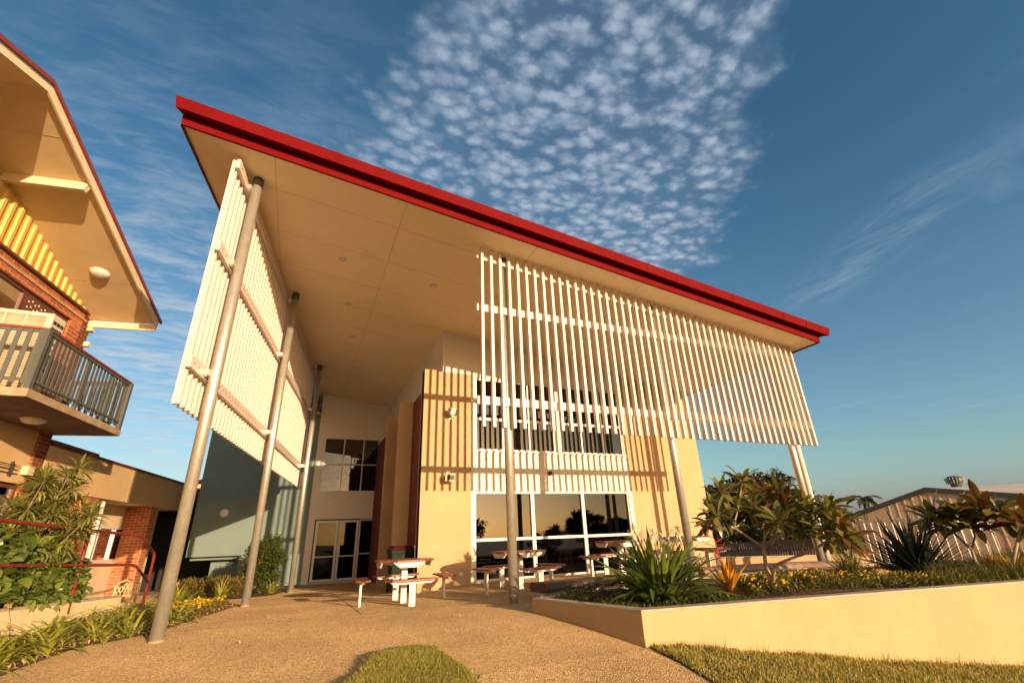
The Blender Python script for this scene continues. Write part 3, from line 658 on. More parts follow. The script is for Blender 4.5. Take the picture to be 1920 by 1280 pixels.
def gable_roof():
    O = 1.28
    mb = MB()
    for a, b in ((7.56, 12.45), (1.5, 7.56)):
        q = [(a, -.3), (b, -.3), (b, O), (a, O)]
        mb.hexa([BT(y, o, zs(y)) for y, o in q], [BT(y, o, zs(y) + .03) for y, o in q])
    sf = build(mb, 'soffit', 'tan_soffit', left)
    mb = MB()
    for y in (11.3, 8.3): mb.hexa([BT(y - .004, 0.03, zs(y) - .003), BT(y + .004, .03, zs(y) - .003), BT(y + .004, O, zs(y) - .003), BT(y - .004, O, zs(y) - .003)], [BT(y - .004, 0.03, zs(y) - .001), BT(y + .004, .03, zs(y) - .001), BT(y + .004, O, zs(y) - .001), BT(y - .004, O, zs(y) - .001)])
    build(mb, 'soffit_joint', 'soffit_joint', sf)
    mb = MB()
    for a, b in ((7.56, 12.5), (1.5, 7.56)):
        mb.hexa([BT(a, O + .002, zs(a) - .05), BT(b, O + .002, zs(b) - .05), BT(b, O + .035, zs(b) - .05), BT(a, O + .035, zs(a) - .05)], [BT(a, O + .002, zs(a) + .15), BT(b, O + .002, zs(b) + .15), BT(b, O + .035, zs(b) + .15), BT(a, O + .035, zs(a) + .15)])
    build(mb, 'barge_board', 'cream_board', left)
    mb = MB()
    for a, b in ((7.56, 12.6), (1.5, 7.56)):
        mb.hexa([BT(a, -.3, zs(a) + .15), BT(b, -.3, zs(b) + .15), BT(b, O + .06, zs(b) + .15), BT(a, O + .06, zs(a) + .15)], [BT(a, -.3, zs(a) + .19), BT(b, -.3, zs(b) + .19), BT(b, O + .06, zs(b) + .19), BT(a, O + .06, zs(a) + .19)])
    mb.hexa([BT(7.56, O + .042, zs(7.56) + .105), BT(12.58, O + .042, zs(12.58) + .105), BT(12.58, O + .07, zs(12.58) + .105), BT(7.56, O + .07, zs(7.56) + .105)], [BT(7.56, O + .042, zs(7.56) + .148), BT(12.58, O + .042, zs(12.58) + .148), BT(12.58, O + .07, zs(12.58) + .148), BT(7.56, O + .07, zs(7.56) + .148)])
    mb.hexa([BT(1.5, O + .042, zs(1.5) + .105), BT(7.56, O + .042, zs(7.56) + .105), BT(7.56, O + .07, zs(7.56) + .105), BT(1.5, O + .07, zs(1.5) + .105)], [BT(1.5, O + .042, zs(1.5) + .148), BT(7.56, O + .042, zs(7.56) + .148), BT(7.56, O + .07, zs(7.56) + .148), BT(1.5, O + .07, zs(1.5) + .148)])
    rm = build(mb, 'roof', 'maroon_paint', left)
    mb = MB(); mb.box(12.44, 12.48, -.0, O + .03, 5.64, 5.79, BT); build(mb, 'eave_board', 'cream_board', left)
    for y in (9.05, 5.2):
        mb = MB(); mb.hexa([BT(y, .03, zs(y) - .16), BT(y + .09, .03, zs(y) - .16), BT(y + .09, O - .06, zs(y) - .16), BT(y, O - .06, zs(y) - .16)], [BT(y, .03, zs(y) - .004), BT(y + .09, .03, zs(y + .09) - .004), BT(y + .09, O, zs(y + .09) - .004), BT(y, O, zs(y) - .004)])
        build(mb, 'outrigger', 'cream_board', left)
gable_roof()
zz = zs(10.98); bulkhead((-4.40, 10.98, zz - .01), (0, -.33, -.94), .16, 'soffit_lamp', left, 'cream_board', 'frost_glass', 1.1)
bulkhead((-4.57, 10.9, 3.198), (0, 0, -1), .16, 'balcony_lamp', left, 'cream_board', 'frost_glass', 1.1)
mb = MB(); mb.box(12.45, 12.58, -.02, .1, 5.55, 5.63, BT); mb.box(12.5, 12.58, .0, .1, 5.2, 5.3, BT); build(mb, 'sensor_box', 'cream_board', left)
def balcony():
    # corners: near-outer, far-outer, far-inner, near-inner ; follows the wall direction
    a = Vector((-4.08, 9.27)); b = Vector((-3.68, 12.28)); e = Vector((-4.86, 12.45)); d = Vector((-6.4, 9.55))
    q = [a, b, e, Vector((-5.4, 9.0)) , ]
    near = Vector((-6.2, 9.30))
    poly = [(a.x, a.y), (b.x, b.y), (e.x, e.y), (-6.0, 9.4 + 0), (near.x, near.y)]
    poly = [(a.x, a.y), (b.x, b.y), (-4.87, 12.46), (-5.36, 9.28 + .05), (-6.2, 9.32)]
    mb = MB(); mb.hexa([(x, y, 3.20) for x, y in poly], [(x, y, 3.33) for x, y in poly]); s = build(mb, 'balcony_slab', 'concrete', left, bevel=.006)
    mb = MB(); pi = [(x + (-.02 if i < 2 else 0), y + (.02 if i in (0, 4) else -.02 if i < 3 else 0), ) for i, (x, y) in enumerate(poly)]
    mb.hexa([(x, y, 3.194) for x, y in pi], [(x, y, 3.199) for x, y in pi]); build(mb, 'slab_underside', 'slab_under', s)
    r = None
    top = 4.32
    def run(p, q_, posts_, nb):
        nonlocal r
        d_ = (q_ - p); Ln = d_.length; d_.normalize(); n_ = Vector((d_.y, -d_.x))
        def RT(s_, o, z): v = p + d_ * s_ + n_ * o; return (v.x, v.y, z)
        mb = MB(); mb.box(-.03, Ln + .03, -.03, .03, top, top + .035, RT)
        if r is None: r = build(mb, 'railing', 'maroon_paint', left)
        else: build(mb, 'top_rail', 'maroon_paint', r)
        mb = MB(); mb.box(0, Ln, -.012, .012, 3.46, 3.50, RT); mb.box(0, Ln, -.012, .012, top - .05, top - .002, RT); build(mb, 'bottom_rail', 'grey_green', r)
        for t in posts_:
            mb = MB(); mb.box(t * Ln - (.04 if t in (0, 1) else .03), t * Ln + (.04 if t in (0, 1) else .03), -.04, .0 if 0 < t < 1 else .04, 3.33, top + .02, RT); build(mb, 'post', 'grey_green', r)
        for i in range(nb):
            mb = MB(); s_ = (i + .5) / nb * Ln; mb.box(s_ - .032, s_ + .032, -.026, -.0125, 3.41, top - .005, RT)
            build(mb, 'baluster', 'grey_green', r)
    run(a + Vector((-.04, .05)), b + Vector((-.05, -.06)), (0, .45, .77, 1), 24)
    run(a + Vector((-.04, .05)), Vector((-6.2, 9.37)), (.5, 1), 15)
    run(b + Vector((-.05, -.06)), Vector((-4.8, 12.40)), (1,), 9)
balcony()
# lower wing fascia, piers, recessed wall
mb = MB(); mb.box(12.6, 20.2, -.05, 0, 2.18, 3.02, BT); build(mb, 'walkway_fascia', 'fascia_tan', left)
mb = MB(); mb.box(16.2, 16.206, .0, .002, 2.2, 3.0, BT); build(mb, 'fascia_joint', 'soffit_joint', left)
mb = MB(); mb.box(12.6, 20.2, -1.6, -.05, 2.20, 2.23, BT); build(mb, 'soffit', 'soffit_paint', left)
mb = MB(); mb.box(12.6, 20.25, -2.5, .03, 3.022, 3.08, BT); mb.box(12.6, 14.4, -2.3, -.0, 3.082, 3.14, BT); build(mb, 'walkway_roof', 'maroon_metal', left)
for y0, y1, ww in ((14.6, 15.03, .75), (18.0, 18.38, .62)):
    mb = MB(); mb.box(y0, y1, -ww - .05, -.052, -.4, 2.2, BT); build(mb, 'pillar', 'brick', left)
mb = MB(); mb.box(12.55, 16.0, -.9, -.7, -.4, 2.2, BT); mb.box(16.0, 18.6, -.9, -.7, -.4, .72, BT); mb.box(16.0, 18.6, -.9, -.7, 1.62, 2.2, BT); mb.box(18.6, 20.2, -.9, -.7, -.4, 2.2, BT); build(mb, 'rear_wall', 'cream_board', left)
w = build(frame(16.0, 18.6, .72, 1.62, -.76, .06, .07, (16.85, 17.7), T=BT), 'window', 'white_alu', left)
mb = MB(); mb.box(16.0, 18.6, -.75, -.745, .75, 1.6, BT); build(mb, 'pane', 'glass_dark', w)
mb = MB(); mb.tube([BT(15.12, .02, -.2), BT(15.12, .02, 1.98), BT(15.2, -.02, 2.08), BT(15.6, -.2, 2.14)], .045, 12); mb.tube([BT(15.45, -.2, -.2), BT(15.45, -.2, 1.75), BT(15.3, -.2, 1.83)], .04, 12); build(mb, 'downpipe', 'white_paint', left, smooth=True)
# air conditioner standing on the balcony
ac = thing('air_conditioner', 'cream outdoor air conditioner standing behind the balcony railing', 'air conditioner', (-5.0, 9.9, 3.33))
c0 = at(103, 588, 10.95); ax1, ay0, atop = c0.x, c0.y, c0.z
def AT(a, b, z): return (ax1 - a * .989 + b * .148, ay0 + a * .148 * 0 + b * .989, z)
mb = MB(); mb.box(0, 1.15, 0, .36, 3.36, atop, AT); mb.box(.1, 1.05, .05, .3, 3.33, 3.36, AT); build(mb, 'case', 'ac_cream', ac, bevel=.012)
mb = MB()
for i in range(26): mb.box(.06, .9, -.014, -.008, 3.45 + i * (atop - 3.55) / 26, 3.458 + i * (atop - 3.55) / 26, AT)
for i in range(4): mb.box(.06 + i * .28, .075 + i * .28, -.02, -.002, 3.42, atop - .05, AT)
build(mb, 'grille', 'ac_cream', ac)
mb = MB(); mb.box(.06, .9, -.004, -.001, 3.43, atop - .06, AT); build(mb, 'coil', 'concrete', ac)
mb = MB()
for i in range(3):
    for j in range(8): mb.box(-.006, -.001, .04 + i * .1, .12 + i * .1, atop - .18 - j * .12, atop - .12 - j * .12, AT)
build(mb, 'vent_slot', 'dark_void', ac)
# ---------------------------------------------------------------- ground areas found by sight line, stored as plain plan points
def gp(px, py):
    r = AX * ((px - 960) / F) - AY * ((py - 640) / F) + AF; p = Vector((0, 0, H)); t = .5
    while t < 60:
        q = p + r * t
        if q.z < g(q.x, q.y): return (q.x, q.y)
        t += .01
    return (q.x, q.y)
def grass(name, poly_inside, bbox, n, h, mat, label, zoff, w=.004, lean=.5, parent=None, kind='stuff', zf=None, rnd=None, cat='grass'):
    rg = np.random.default_rng(abs(hash(name)) % 1000 if False else len(name) + n)
    x0, x1, y0, y1 = bbox; P = []
    while len(P) < n:
        xs = rg.uniform(x0, x1, n); ys = rg.uniform(y0, y1, n)
        for a, b in zip(xs, ys):
            if poly_inside(a, b):
                P.append((a, b))
                if len(P) >= n: break
    P = np.array(P) + rg.normal(0, .014, (n, 2)); z = (gz(P[:, 0], P[:, 1]) if zf is None else zf(P[:, 0], P[:, 1])) + zoff
    az = rg.uniform(0, 6.283, n); hh = h * rg.uniform(.45, 1.25, n) * (.55 + .75 * (np.sin(P[:, 0] * 5.1 + np.sin(P[:, 1] * 4.3)) * np.sin(P[:, 1] * 6.7 + 1 + P[:, 0] * 2) * .5 + .5)); ln = rg.uniform(0, lean, n) * hh; la = rg.uniform(0, 6.283, n); ww = w * rg.uniform(.6, 1.4, n)
    b = np.c_[P, z]; c = np.c_[np.cos(az) * ww, np.sin(az) * ww, np.zeros(n)]
    m = b + np.c_[np.cos(la) * ln * .35, np.sin(la) * ln * .35, hh * .6]; t = b + np.c_[np.cos(la) * ln, np.sin(la) * ln, hh]
    V = np.stack([b - c, b + c, m + c * .8, m - c * .8, t], 1).reshape(-1, 3)
    me = bpy.data.meshes.new(name)
    Fq = []; 
    idx = np.arange(n) * 5
    faces = np.c_[idx, idx + 1, idx + 2, idx + 3].tolist() + np.c_[idx + 3, idx + 2, idx + 4].tolist()
    me.from_pydata(V.tolist(), [], faces); me.materials.append(MATS[mat])
    o = bpy.data.objects.new(name, me); SC.collection.objects.link(o)
    if parent: o.parent = parent; o['kind'] = kind
    else: tag(o, label, cat, None, kind)
    return o
# coarse gravel band, lawn, mound
def joint(a, b, w=.006):
    a = Vector(a); b = Vector(b); d = (b - a).normalized(); n = Vector((-d.y, d.x)) * w; k = int((b - a).length / .25) + 1; mb = MB(); vs = []
    for i in range(k + 1):
        p = a.lerp(b, i / k)
        for q in (p + n, p - n): vs.append((q.x, q.y, g(q.x, q.y) + .004))
    mb.add(vs, [(2 * i, 2 * i + 1, 2 * i + 3, 2 * i + 2) for i in range(k)]); o = build(mb, 'paving_joint', 'bench_brown'); o['kind'] = 'structure'
joint((-1.2, 7.9), (3.2, 7.9)); joint((3.0, 7.9), (10.8, 7.9)); joint((1.0, 7.9), (1.0, 16)); joint((-.6, 12.2), (2.4, 12.2)); joint((5.4, 7.6), (5.4, 10.8))
sheet('gravel_path', [gp(*p) for p in ((900, 1266), (1000, 1246), (1100, 1232), (1200, 1221), (1216, 1215), (1275, 1245), (1345, 1290), (1420, 1350), (880, 1350))], 'aggregate_coarse', .006, .2)
lawn_pts = [gp(1216, 1213), gp(1232, 1222), gp(1275, 1243), gp(1345, 1284), gp(1430, 1340)] + [(3.4, 1.2), (3.6, -1.5), (12, -1.5), (12, 2.85), (8.68, 3.50), (5.9, 4.10)]
_, in_lawn = sheet('lawn', lawn_pts, 'grass_earth', .015, .25)
grass('lawn_grass', in_lawn, (2.6, 10.5, 1.2, 4.6), 60000, .05, 'grass_dry', 'short sun-dried grass of the lawn below the cream planter wall', .01, .004, .9)
grass('lawn_grass_green', in_lawn, (2.6, 10.5, 1.2, 4.6), 22000, .045, 'grass_green', 'greener blades scattered through the lawn below the cream planter wall', .01, .004, .9)
mound_pts = [gp(*p) for p in ((590, 1345), (632, 1308), (662, 1282), (686, 1256), (712, 1234), (745, 1220), (782, 1216), (812, 1221), (840, 1237), (870, 1262), (900, 1292), (940, 1340))]
_, in_mound = sheet('turf_mound', mound_pts, 'grass_earth', .0, .1, dome=.03)
mz = lambda x, y: gz(x, y) + .02
bbm = (min(p[0] for p in mound_pts), max(p[0] for p in mound_pts), min(p[1] for p in mound_pts), max(p[1] for p in mound_pts))
grass('mound_grass', in_mound, bbm, 26000, .045, 'grass_blade', 'short green turf on the small rounded island in the paving', .0, .0035, .9, zf=mz)
grass('mound_dry_grass', in_mound, bbm, 12000, .05, 'grass_dry', 'dry straw coloured blades among the turf on the small rounded island', .0, .003, 1.2, zf=mz)
def tufts():
    mb = MB(); rg = random.Random(3)
    a = Vector((3.43, 4.55)); b = Vector((9.2, 3.40))
    for i in range(46):
        p = a.lerp(b, rg.random()); p = p + Vector((0, rg.uniform(-.10, -.02)))
        z = g(p.x, p.y)
        for k in range(rg.randint(3, 9)):
            blade(mb, (p.x + rg.uniform(-.05, .05), p.y + rg.uniform(-.02, .02), z), rg.uniform(0, 6.28), rg.uniform(.8, 1.5), rg.uniform(.05, .17), .003, .6, 3)
    o = build(mb, 'wall_foot_grass', 'grass_blade'); tag(o, 'longer grass tufts growing against the foot of the cream planter wall', 'grass', None, 'stuff')
# ---------------------------------------------------------------- leaf and plant helpers
def blade(mb, p, az, el, Lh, Wd, droop, seg=5, prof='strap', fold=.25, roll=0.):
    p = Vector(p); h = Vector((math.cos(az), math.sin(az), 0)); side0 = Vector((-math.sin(az), math.cos(az), 0))
    vs = []; st = Lh / seg; c = p.copy()
    for i in range(seg + 1):
        t = i / seg; e = el - droop * t ** 1.3
        d = h * math.cos(e) + Vector((0, 0, 1)) * math.sin(e); up = side0.cross(d) * -1
        if up.z < 0 and e < 1.57: up = -up
        sd = side0 * math.cos(roll) + up * math.sin(roll)
        if prof == 'strap': w = Wd * min(1, .55 + t * 1.6) * (1 - max(0, (t - .55) / .45) ** 1.6 * .97)
        elif prof == 'leaf': w = Wd * (math.sin(math.pi * min(1, max(0, t)) ** .85) * .97 + .03)
        elif prof == 'paddle': w = Wd * (math.sin(math.pi * t ** 1.35) * .96 + .06)
        elif prof == 'heart': w = Wd * (math.sin(math.pi * min(1, t * .93 + .12)) ** .8 if t < .97 else .03)
        else: w = Wd * (1 - t * .96)
        lift = up * (w * fold)
        vs += [c - sd * w + lift, c, c + sd * w + lift]
        c = c + d * st
    fs = []
    for i in range(seg): b = i * 3; fs += [(b, b + 1, b + 4, b + 3), (b + 1, b + 2, b + 5, b + 4)]
    mb.add(vs, fs)
def clump(mb, p, n, Lh, Wd, rg, el=(.6, 1.45), droop=(.8, 1.8), seg=6, spread=.05, prof='strap', fold=.3):
    for i in range(n):
        blade(mb, (p[0] + rg.uniform(-spread, spread), p[1] + rg.uniform(-spread, spread), p[2]), rg.uniform(0, 6.283), rg.uniform(*el), Lh * rg.uniform(.6, 1.15), Wd * rg.uniform(.7, 1.15), rg.uniform(*droop), seg, prof, fold)
def rosette(mb, p, d, n, Lh, Wd, rg, prof='paddle', droop=(.3, 1.0), open_=(.15, 1.2), seg=5, fold=.18):
    d = Vector(d).normalized(); q = d.to_track_quat('Z', 'Y')
    for i in range(n):
        a = i * 2.4 + rg.uniform(-.3, .3); e = rg.uniform(*open_)
        v = q @ Vector((math.cos(a) * math.cos(e), math.sin(a) * math.cos(e), math.sin(e)))
        blade(mb, Vector(p) + v * .02, math.atan2(v.y, v.x), math.asin(max(-1, min(1, v.z))), Lh * rg.uniform(.7, 1.15), Wd * rg.uniform(.75, 1.15), rg.uniform(*droop), seg, prof, fold, rg.uniform(-.6, .6))
def leafball(mb, c, r, n, Lh, Wd, rg, shell=.55, prof='leaf', seg=2, squash=1.):
    for i in range(n):
        u = rg.uniform(-1, 1); a = rg.uniform(0, 6.283); k = math.sqrt(1 - u * u); rr = rg.uniform(shell, 1.0)
        d = Vector((k * math.cos(a), k * math.sin(a), u))
        p = Vector(c) + Vector((d.x * r[0], d.y * r[1], d.z * r[2])) * rr
        blade(mb, p, a + rg.uniform(-1.2, 1.2), rg.uniform(-.5, 1.0), Lh * rg.uniform(.6, 1.2), Wd * rg.uniform(.7, 1.2), rg.uniform(0, 1), seg, prof, .25, rg.uniform(-.8, .8))
tufts()
# ---------------------------------------------------------------- right planter
pl = thing('planter', 'long low cream rendered garden planter with brown coping on the right', 'planter', (3.43, 4.62, -.16))
PT = .177
out = [(3.0, 6.38), (3.43, 4.62), (8.68, 3.57), (12.4, 2.83), (12.6, 6.6), (9.4, 7.2), (6.2, 7.1)]
inn = [(3.16, 6.30), (3.57, 4.76), (8.71, 3.735), (12.2, 3.04), (12.4, 6.45), (9.35, 7.02), (6.2, 6.94)]
n = len(out)
mb = MB(); mb.add([(x, y, -1.6) for x, y in out] + [(x, y, PT - .02) for x, y in out] + [(x, y, PT - .02) for x, y in inn] + [(x, y, -1.6) for x, y in inn],
    [(i, (i + 1) % n, (i + 1) % n + n, i + n) for i in range(n)] + [(i + n, (i + 1) % n + n, (i + 1) % n + 2 * n, i + 2 * n) for i in range(n)] + [(i + 2 * n, (i + 1) % n + 2 * n, (i + 1) % n + 3 * n, i + 3 * n) for i in range(n)])
build(mb, 'wall', 'cream_render', pl)
mb = MB()
for i in range(n):
    j = (i + 1) % n; mb.hexa([(*out[i], PT - .019), (*out[j], PT - .019), (*inn[j], PT - .019), (*inn[i], PT - .019)], [(*out[i], PT + .001), (*out[j], PT + .001), (*inn[j], PT + .001), (*inn[i], PT + .001)])
build(mb, 'coping', 'planter_coping', pl)
def psoil(x, y): return PT - .05 + .05 * math.sin(x * 1.3) * math.sin(y * 1.7) + .02 * min(1, max(0, x - 5))
soil, in_pl = sheet('planter_soil', inn, 'soil', 0, .25, zf=psoil)
soil['kind'] = 'structure'
pz = lambda x, y: PT - .05 + .05 * np.sin(x * 1.3) * np.sin(y * 1.7) + .02 * np.clip(x - 5, 0, 1)
rg = random.Random(11)
# big lily clump
def crinum(name, c, n, Lh, Wd, label, mat, nf, seed):
    rg = random.Random(seed); t = thing(name, label, 'plant', c)
    mb = MB()
    for k in range(n):
        a = rg.uniform(0, 6.283); r_ = rg.uniform(0, .28)
        q = (c[0] + math.cos(a) * r_, c[1] + math.sin(a) * r_ * .6, c[2])
        aa = a + rg.uniform(-.7, .7)
        blade(mb, q, aa, rg.uniform(.65, 1.5) if rg.random() < .75 else rg.uniform(.25, .7), Lh * rg.uniform(.65, 1.2), Wd * rg.uniform(.7, 1.2), rg.uniform(.3, 1.7), 7, 'strap', .3, rg.uniform(-.5, .5))
    build(mb, 'leaves', mat, t, smooth=True)
    for k in range(nf):
        a = rg.uniform(0, 6.283); rr = rg.uniform(.05, .55) * Lh; q = Vector(c) + Vector((math.cos(a) * rr * 1.5, math.sin(a) * rr * .7, Lh * rg.uniform(.55, 1.05)))
        mb = MB(); mb.tube([c, Vector(c).lerp(q, .6) + Vector((0, 0, .08)), q], [.009, .008, .006], 6)
        st = build(mb, 'flower_stalk', 'leaf_strap', t)
        mb = MB()
        for j in range(20):
            blade(mb, q, rg.uniform(0, 6.28), rg.uniform(-.9, 1.4), rg.uniform(.08, .16), .008, rg.uniform(.8, 2.6), 4, 'strap')
        build(mb, 'flower', 'flower_white', st)
    return t
crinum('lily_clump', (4.18, 5.18, PT - .02), 210, .78, .031, 'large dark green lily clump with spidery white flowers at the near planter corner', 'leaf_crinum', 15, 5)
# orange bromeliad with red flower spike
def bromeliad():
    c = Vector((5.0, 4.90, PT)); t = thing('bromeliad', 'orange bromeliad with a tall branching red flower spike beside the lily clump', 'plant', c); rg = random.Random(2)
    mb = MB()
    for k in range(22):
        a = k * 2.4; e = rg.uniform(.75, 1.45); blade(mb, c, a, e, rg.uniform(.28, .47), .034, rg.uniform(-.05, .25), 4, 'strap', .5)
    build(mb, 'leaves', 'leaf_orange', t)
    mb = MB(); q = c + Vector((-.12, 0, .82)); mb.tube([c, c.lerp(q, .5), q], [.010, .008, .004], 7); st = build(mb, 'flower_spike', 'red_stem', t)
    mb = MB()
    for k in range(8):
        b = c.lerp(q, .5 + k * .06); a = rg.choice((0.2, 3.3)) + rg.uniform(-.5, .5); Ln = rg.uniform(.12, .30); e = b + Vector((math.cos(a) * Ln, math.sin(a) * Ln, Ln * .3)); mb.tube([b, b.lerp(e, .6) + Vector((0, 0, -.01)), e], [.005, .004, .003], 5)
        for j in range(3):
            s_ = b.lerp(e, .4 + .2 * j); mb.tube([s_, s_ + Vector((rg.uniform(-.04, .04), rg.uniform(-.04, .04), rg.uniform(.01, .06)))], .0025, 4)
    build(mb, 'side_branches', 'red_stem', st)
bromeliad()
def frangipani(label, base, limbs, seed, Lh=.33, Wd=.052, red=.3, nl=15, stems=None):
    rg = random.Random(seed); t = thing('frangipani_tree', label, 'tree', base); mb = MB()
    for pts, r0 in limbs:
        pp = [Vector(p) for p in pts]; rs = [r0 * (1 - .45 * i / (len(pp) - 1)) for i in range(len(pp))]
        mb.tube(pp, rs, 10)
    build(mb, 'trunk', 'bark_pale', t, smooth=True)
    a = MB(); b = MB()
    tips = []
    for pts, r0 in limbs:
        if r0 < .022: tips.append((Vector(pts[-1]), (Vector(pts[-1]) - Vector(pts[-2])).normalized()))
    for p, d in tips:
        mbx = b if rg.random() < red else a
        rosette(mbx, p, d + Vector((0, 0, .6)), nl, Lh, Wd, rg, 'paddle', (.1, 1.1), (-.35, 1.15), 5, .15)
        rosette(b if rg.random() < .5 else a, p, d + Vector((0, 0, .6)), nl // 3, Lh * .8, Wd, rg, 'paddle', (.3, 1.3), (-.6, .6), 5, .15)
    build(a, 'crown', 'leaf_frangi', t, smooth=True); build(b, 'bronze_leaves', 'leaf_frangi_red', t, smooth=True)
    return t
def frang1():
    A = lambda px, py, r=7.3: tuple(at(px, py, r))
    base = A(1450, 1098, 7.2)
    L_ = [([base, A(1436, 1062), A(1432, 1027)], .034),
          ([A(1432, 1027), A(1405, 1008), A(1378, 990, 7.1)], .022), ([A(1378, 990, 7.1), A(1362, 985, 7.0), A(1345, 968, 6.9)], .016), ([A(1378, 990, 7.1), A(1378, 975, 7.2), A(1385, 950, 7.3)], .014), ([A(1378, 990, 7.1), A(1350, 992, 7.2), A(1335, 985, 7.1)], .012),
          ([A(1432, 1027), A(1465, 1003, 7.4), A(1488, 985, 7.5)], .024), ([A(1488, 985, 7.5), A(1500, 968, 7.6), A(1508, 950, 7.6)], .016), ([A(1488, 985, 7.5), A(1508, 983, 7.4), A(1530, 972, 7.3)], .016),
          ([A(1432, 1027), A(1433, 990, 7.6), A(1438, 965, 7.7)], .012), ([A(1385, 950, 7.3), A(1388, 925, 7.4), A(1392, 905, 7.4)], .013),
          ([A(1450, 1092, 7.2), A(1450, 1066, 7.2), A(1462, 1055, 7.1), A(1500, 1040, 7.0)], .026), ([A(1500, 1040, 7.0), A(1530, 1028, 6.9), A(1552, 1012, 6.9)], .020), ([A(1500, 1040, 7.0), A(1508, 1020, 7.1), A(1512, 1000, 7.2)], .012),
          ([A(1552, 1012, 6.9), A(1562, 1000, 6.9), A(1572, 990, 6.9)], .014), ([A(1438, 965, 7.7), A(1432, 945, 7.7), A(1436, 925, 7.7)], .012), ([A(1530, 972, 7.3), A(1542, 962, 7.3), A(1556, 950, 7.3)], .013),
          ([A(1378, 990, 7.1), A(1395, 975, 7.4), A(1410, 955, 7.5)], .012), ([A(1385, 950, 7.3), A(1366, 935, 7.3), A(1352, 925, 7.2)], .012), ([A(1488, 985, 7.5), A(1478, 965, 7.6), A(1472, 945, 7.6)], .012), ([A(1438, 965, 7.7), A(1450, 940, 7.8), A(1462, 925, 7.8)], .012),
          ([A(1552, 1012, 6.9), A(1570, 1015, 6.8), A(1582, 1008, 6.8)], .012), ([A(1530, 972, 7.3), A(1548, 985, 7.2), A(1565, 978, 7.1)], .012), ([A(1432, 1027), A(1455, 1000, 7.2), A(1460, 978, 7.1)], .012)]
    frangipani('wide spreading frangipani tree with forked pale branches in front of the far white post', base, L_, 4, .31, .036, .15, 22)
frang1()
def frang2():
    A = lambda px, py, r=10.3: tuple(at(px, py, r))
    b1 = A(1838, 1075, 10.2)
    L_ = [([b1, A(1828, 1050), A(1822, 1030)], .03), ([A(1822, 1030), A(1790, 1000), A(1765, 985)], .021), ([A(1765, 985), A(1757, 980), A(1752, 972)], .016), ([A(1822, 1030), A(1828, 1005), A(1822, 985)], .016), ([A(1822, 985), A(1835, 970), A(1845, 958)], .018), ([A(1822, 985), A(1800, 975), A(1798, 965)], .016), ([A(1845, 958), A(1862, 955), A(1872, 960)], .015)]
    frangipani('low frangipani with large hanging bronze leaves at the right end of the planter', b1, L_, 9, .46, .060, .15, 22)
    b2 = A(1893, 1078, 9.9)
    L_ = [([b2, A(1902, 1040, 9.9), A(1908, 1015, 9.9)], .03), ([A(1908, 1015, 9.9), A(1912, 1000, 9.9), A(1916, 985, 9.9)], .02), ([A(1908, 1015, 9.9), A(1925, 1000, 9.9), A(1940, 985, 9.9)], .02)]
    frangipani('upright young frangipani cut by the right edge of the photo', b2, L_, 12, .46, .07, .5, 14)
frang2()
def spiky(name, label, p, n, Lh, Wd, mat, seed, el=(.1, 1.5), droop=(0, .4), prof='spike', cat='plant', seg=4, spread=.04, group=None):
    rg = random.Random(seed); mb = MB(); clump(mb, p, n, Lh, Wd, rg, el, droop, seg, spread, prof, .35)
    o = build(mb, name, mat); tag(o, label, cat, group); return o
q = at(1725, 1078, 9.9); spiky('agave', 'dark sword leaved agave, painted near black for shade, in front of the white slatted gate', (q.x, q.y, PT - .03), 110, .95, .062, 'leaf_agave', 8, (.12, 1.45), (-.1, .4))
q = at(1600, 1085, 8.9); spiky('grass_tuft', 'round spiky green grass tuft behind the yellow daisies', (q.x, q.y, PT - .02), 420, .58, .008, 'leaf_tuft', 21, (.2, 1.5), (.2, 1.1), seg=4, spread=.07)
q = at(1455, 1100, 7.6)
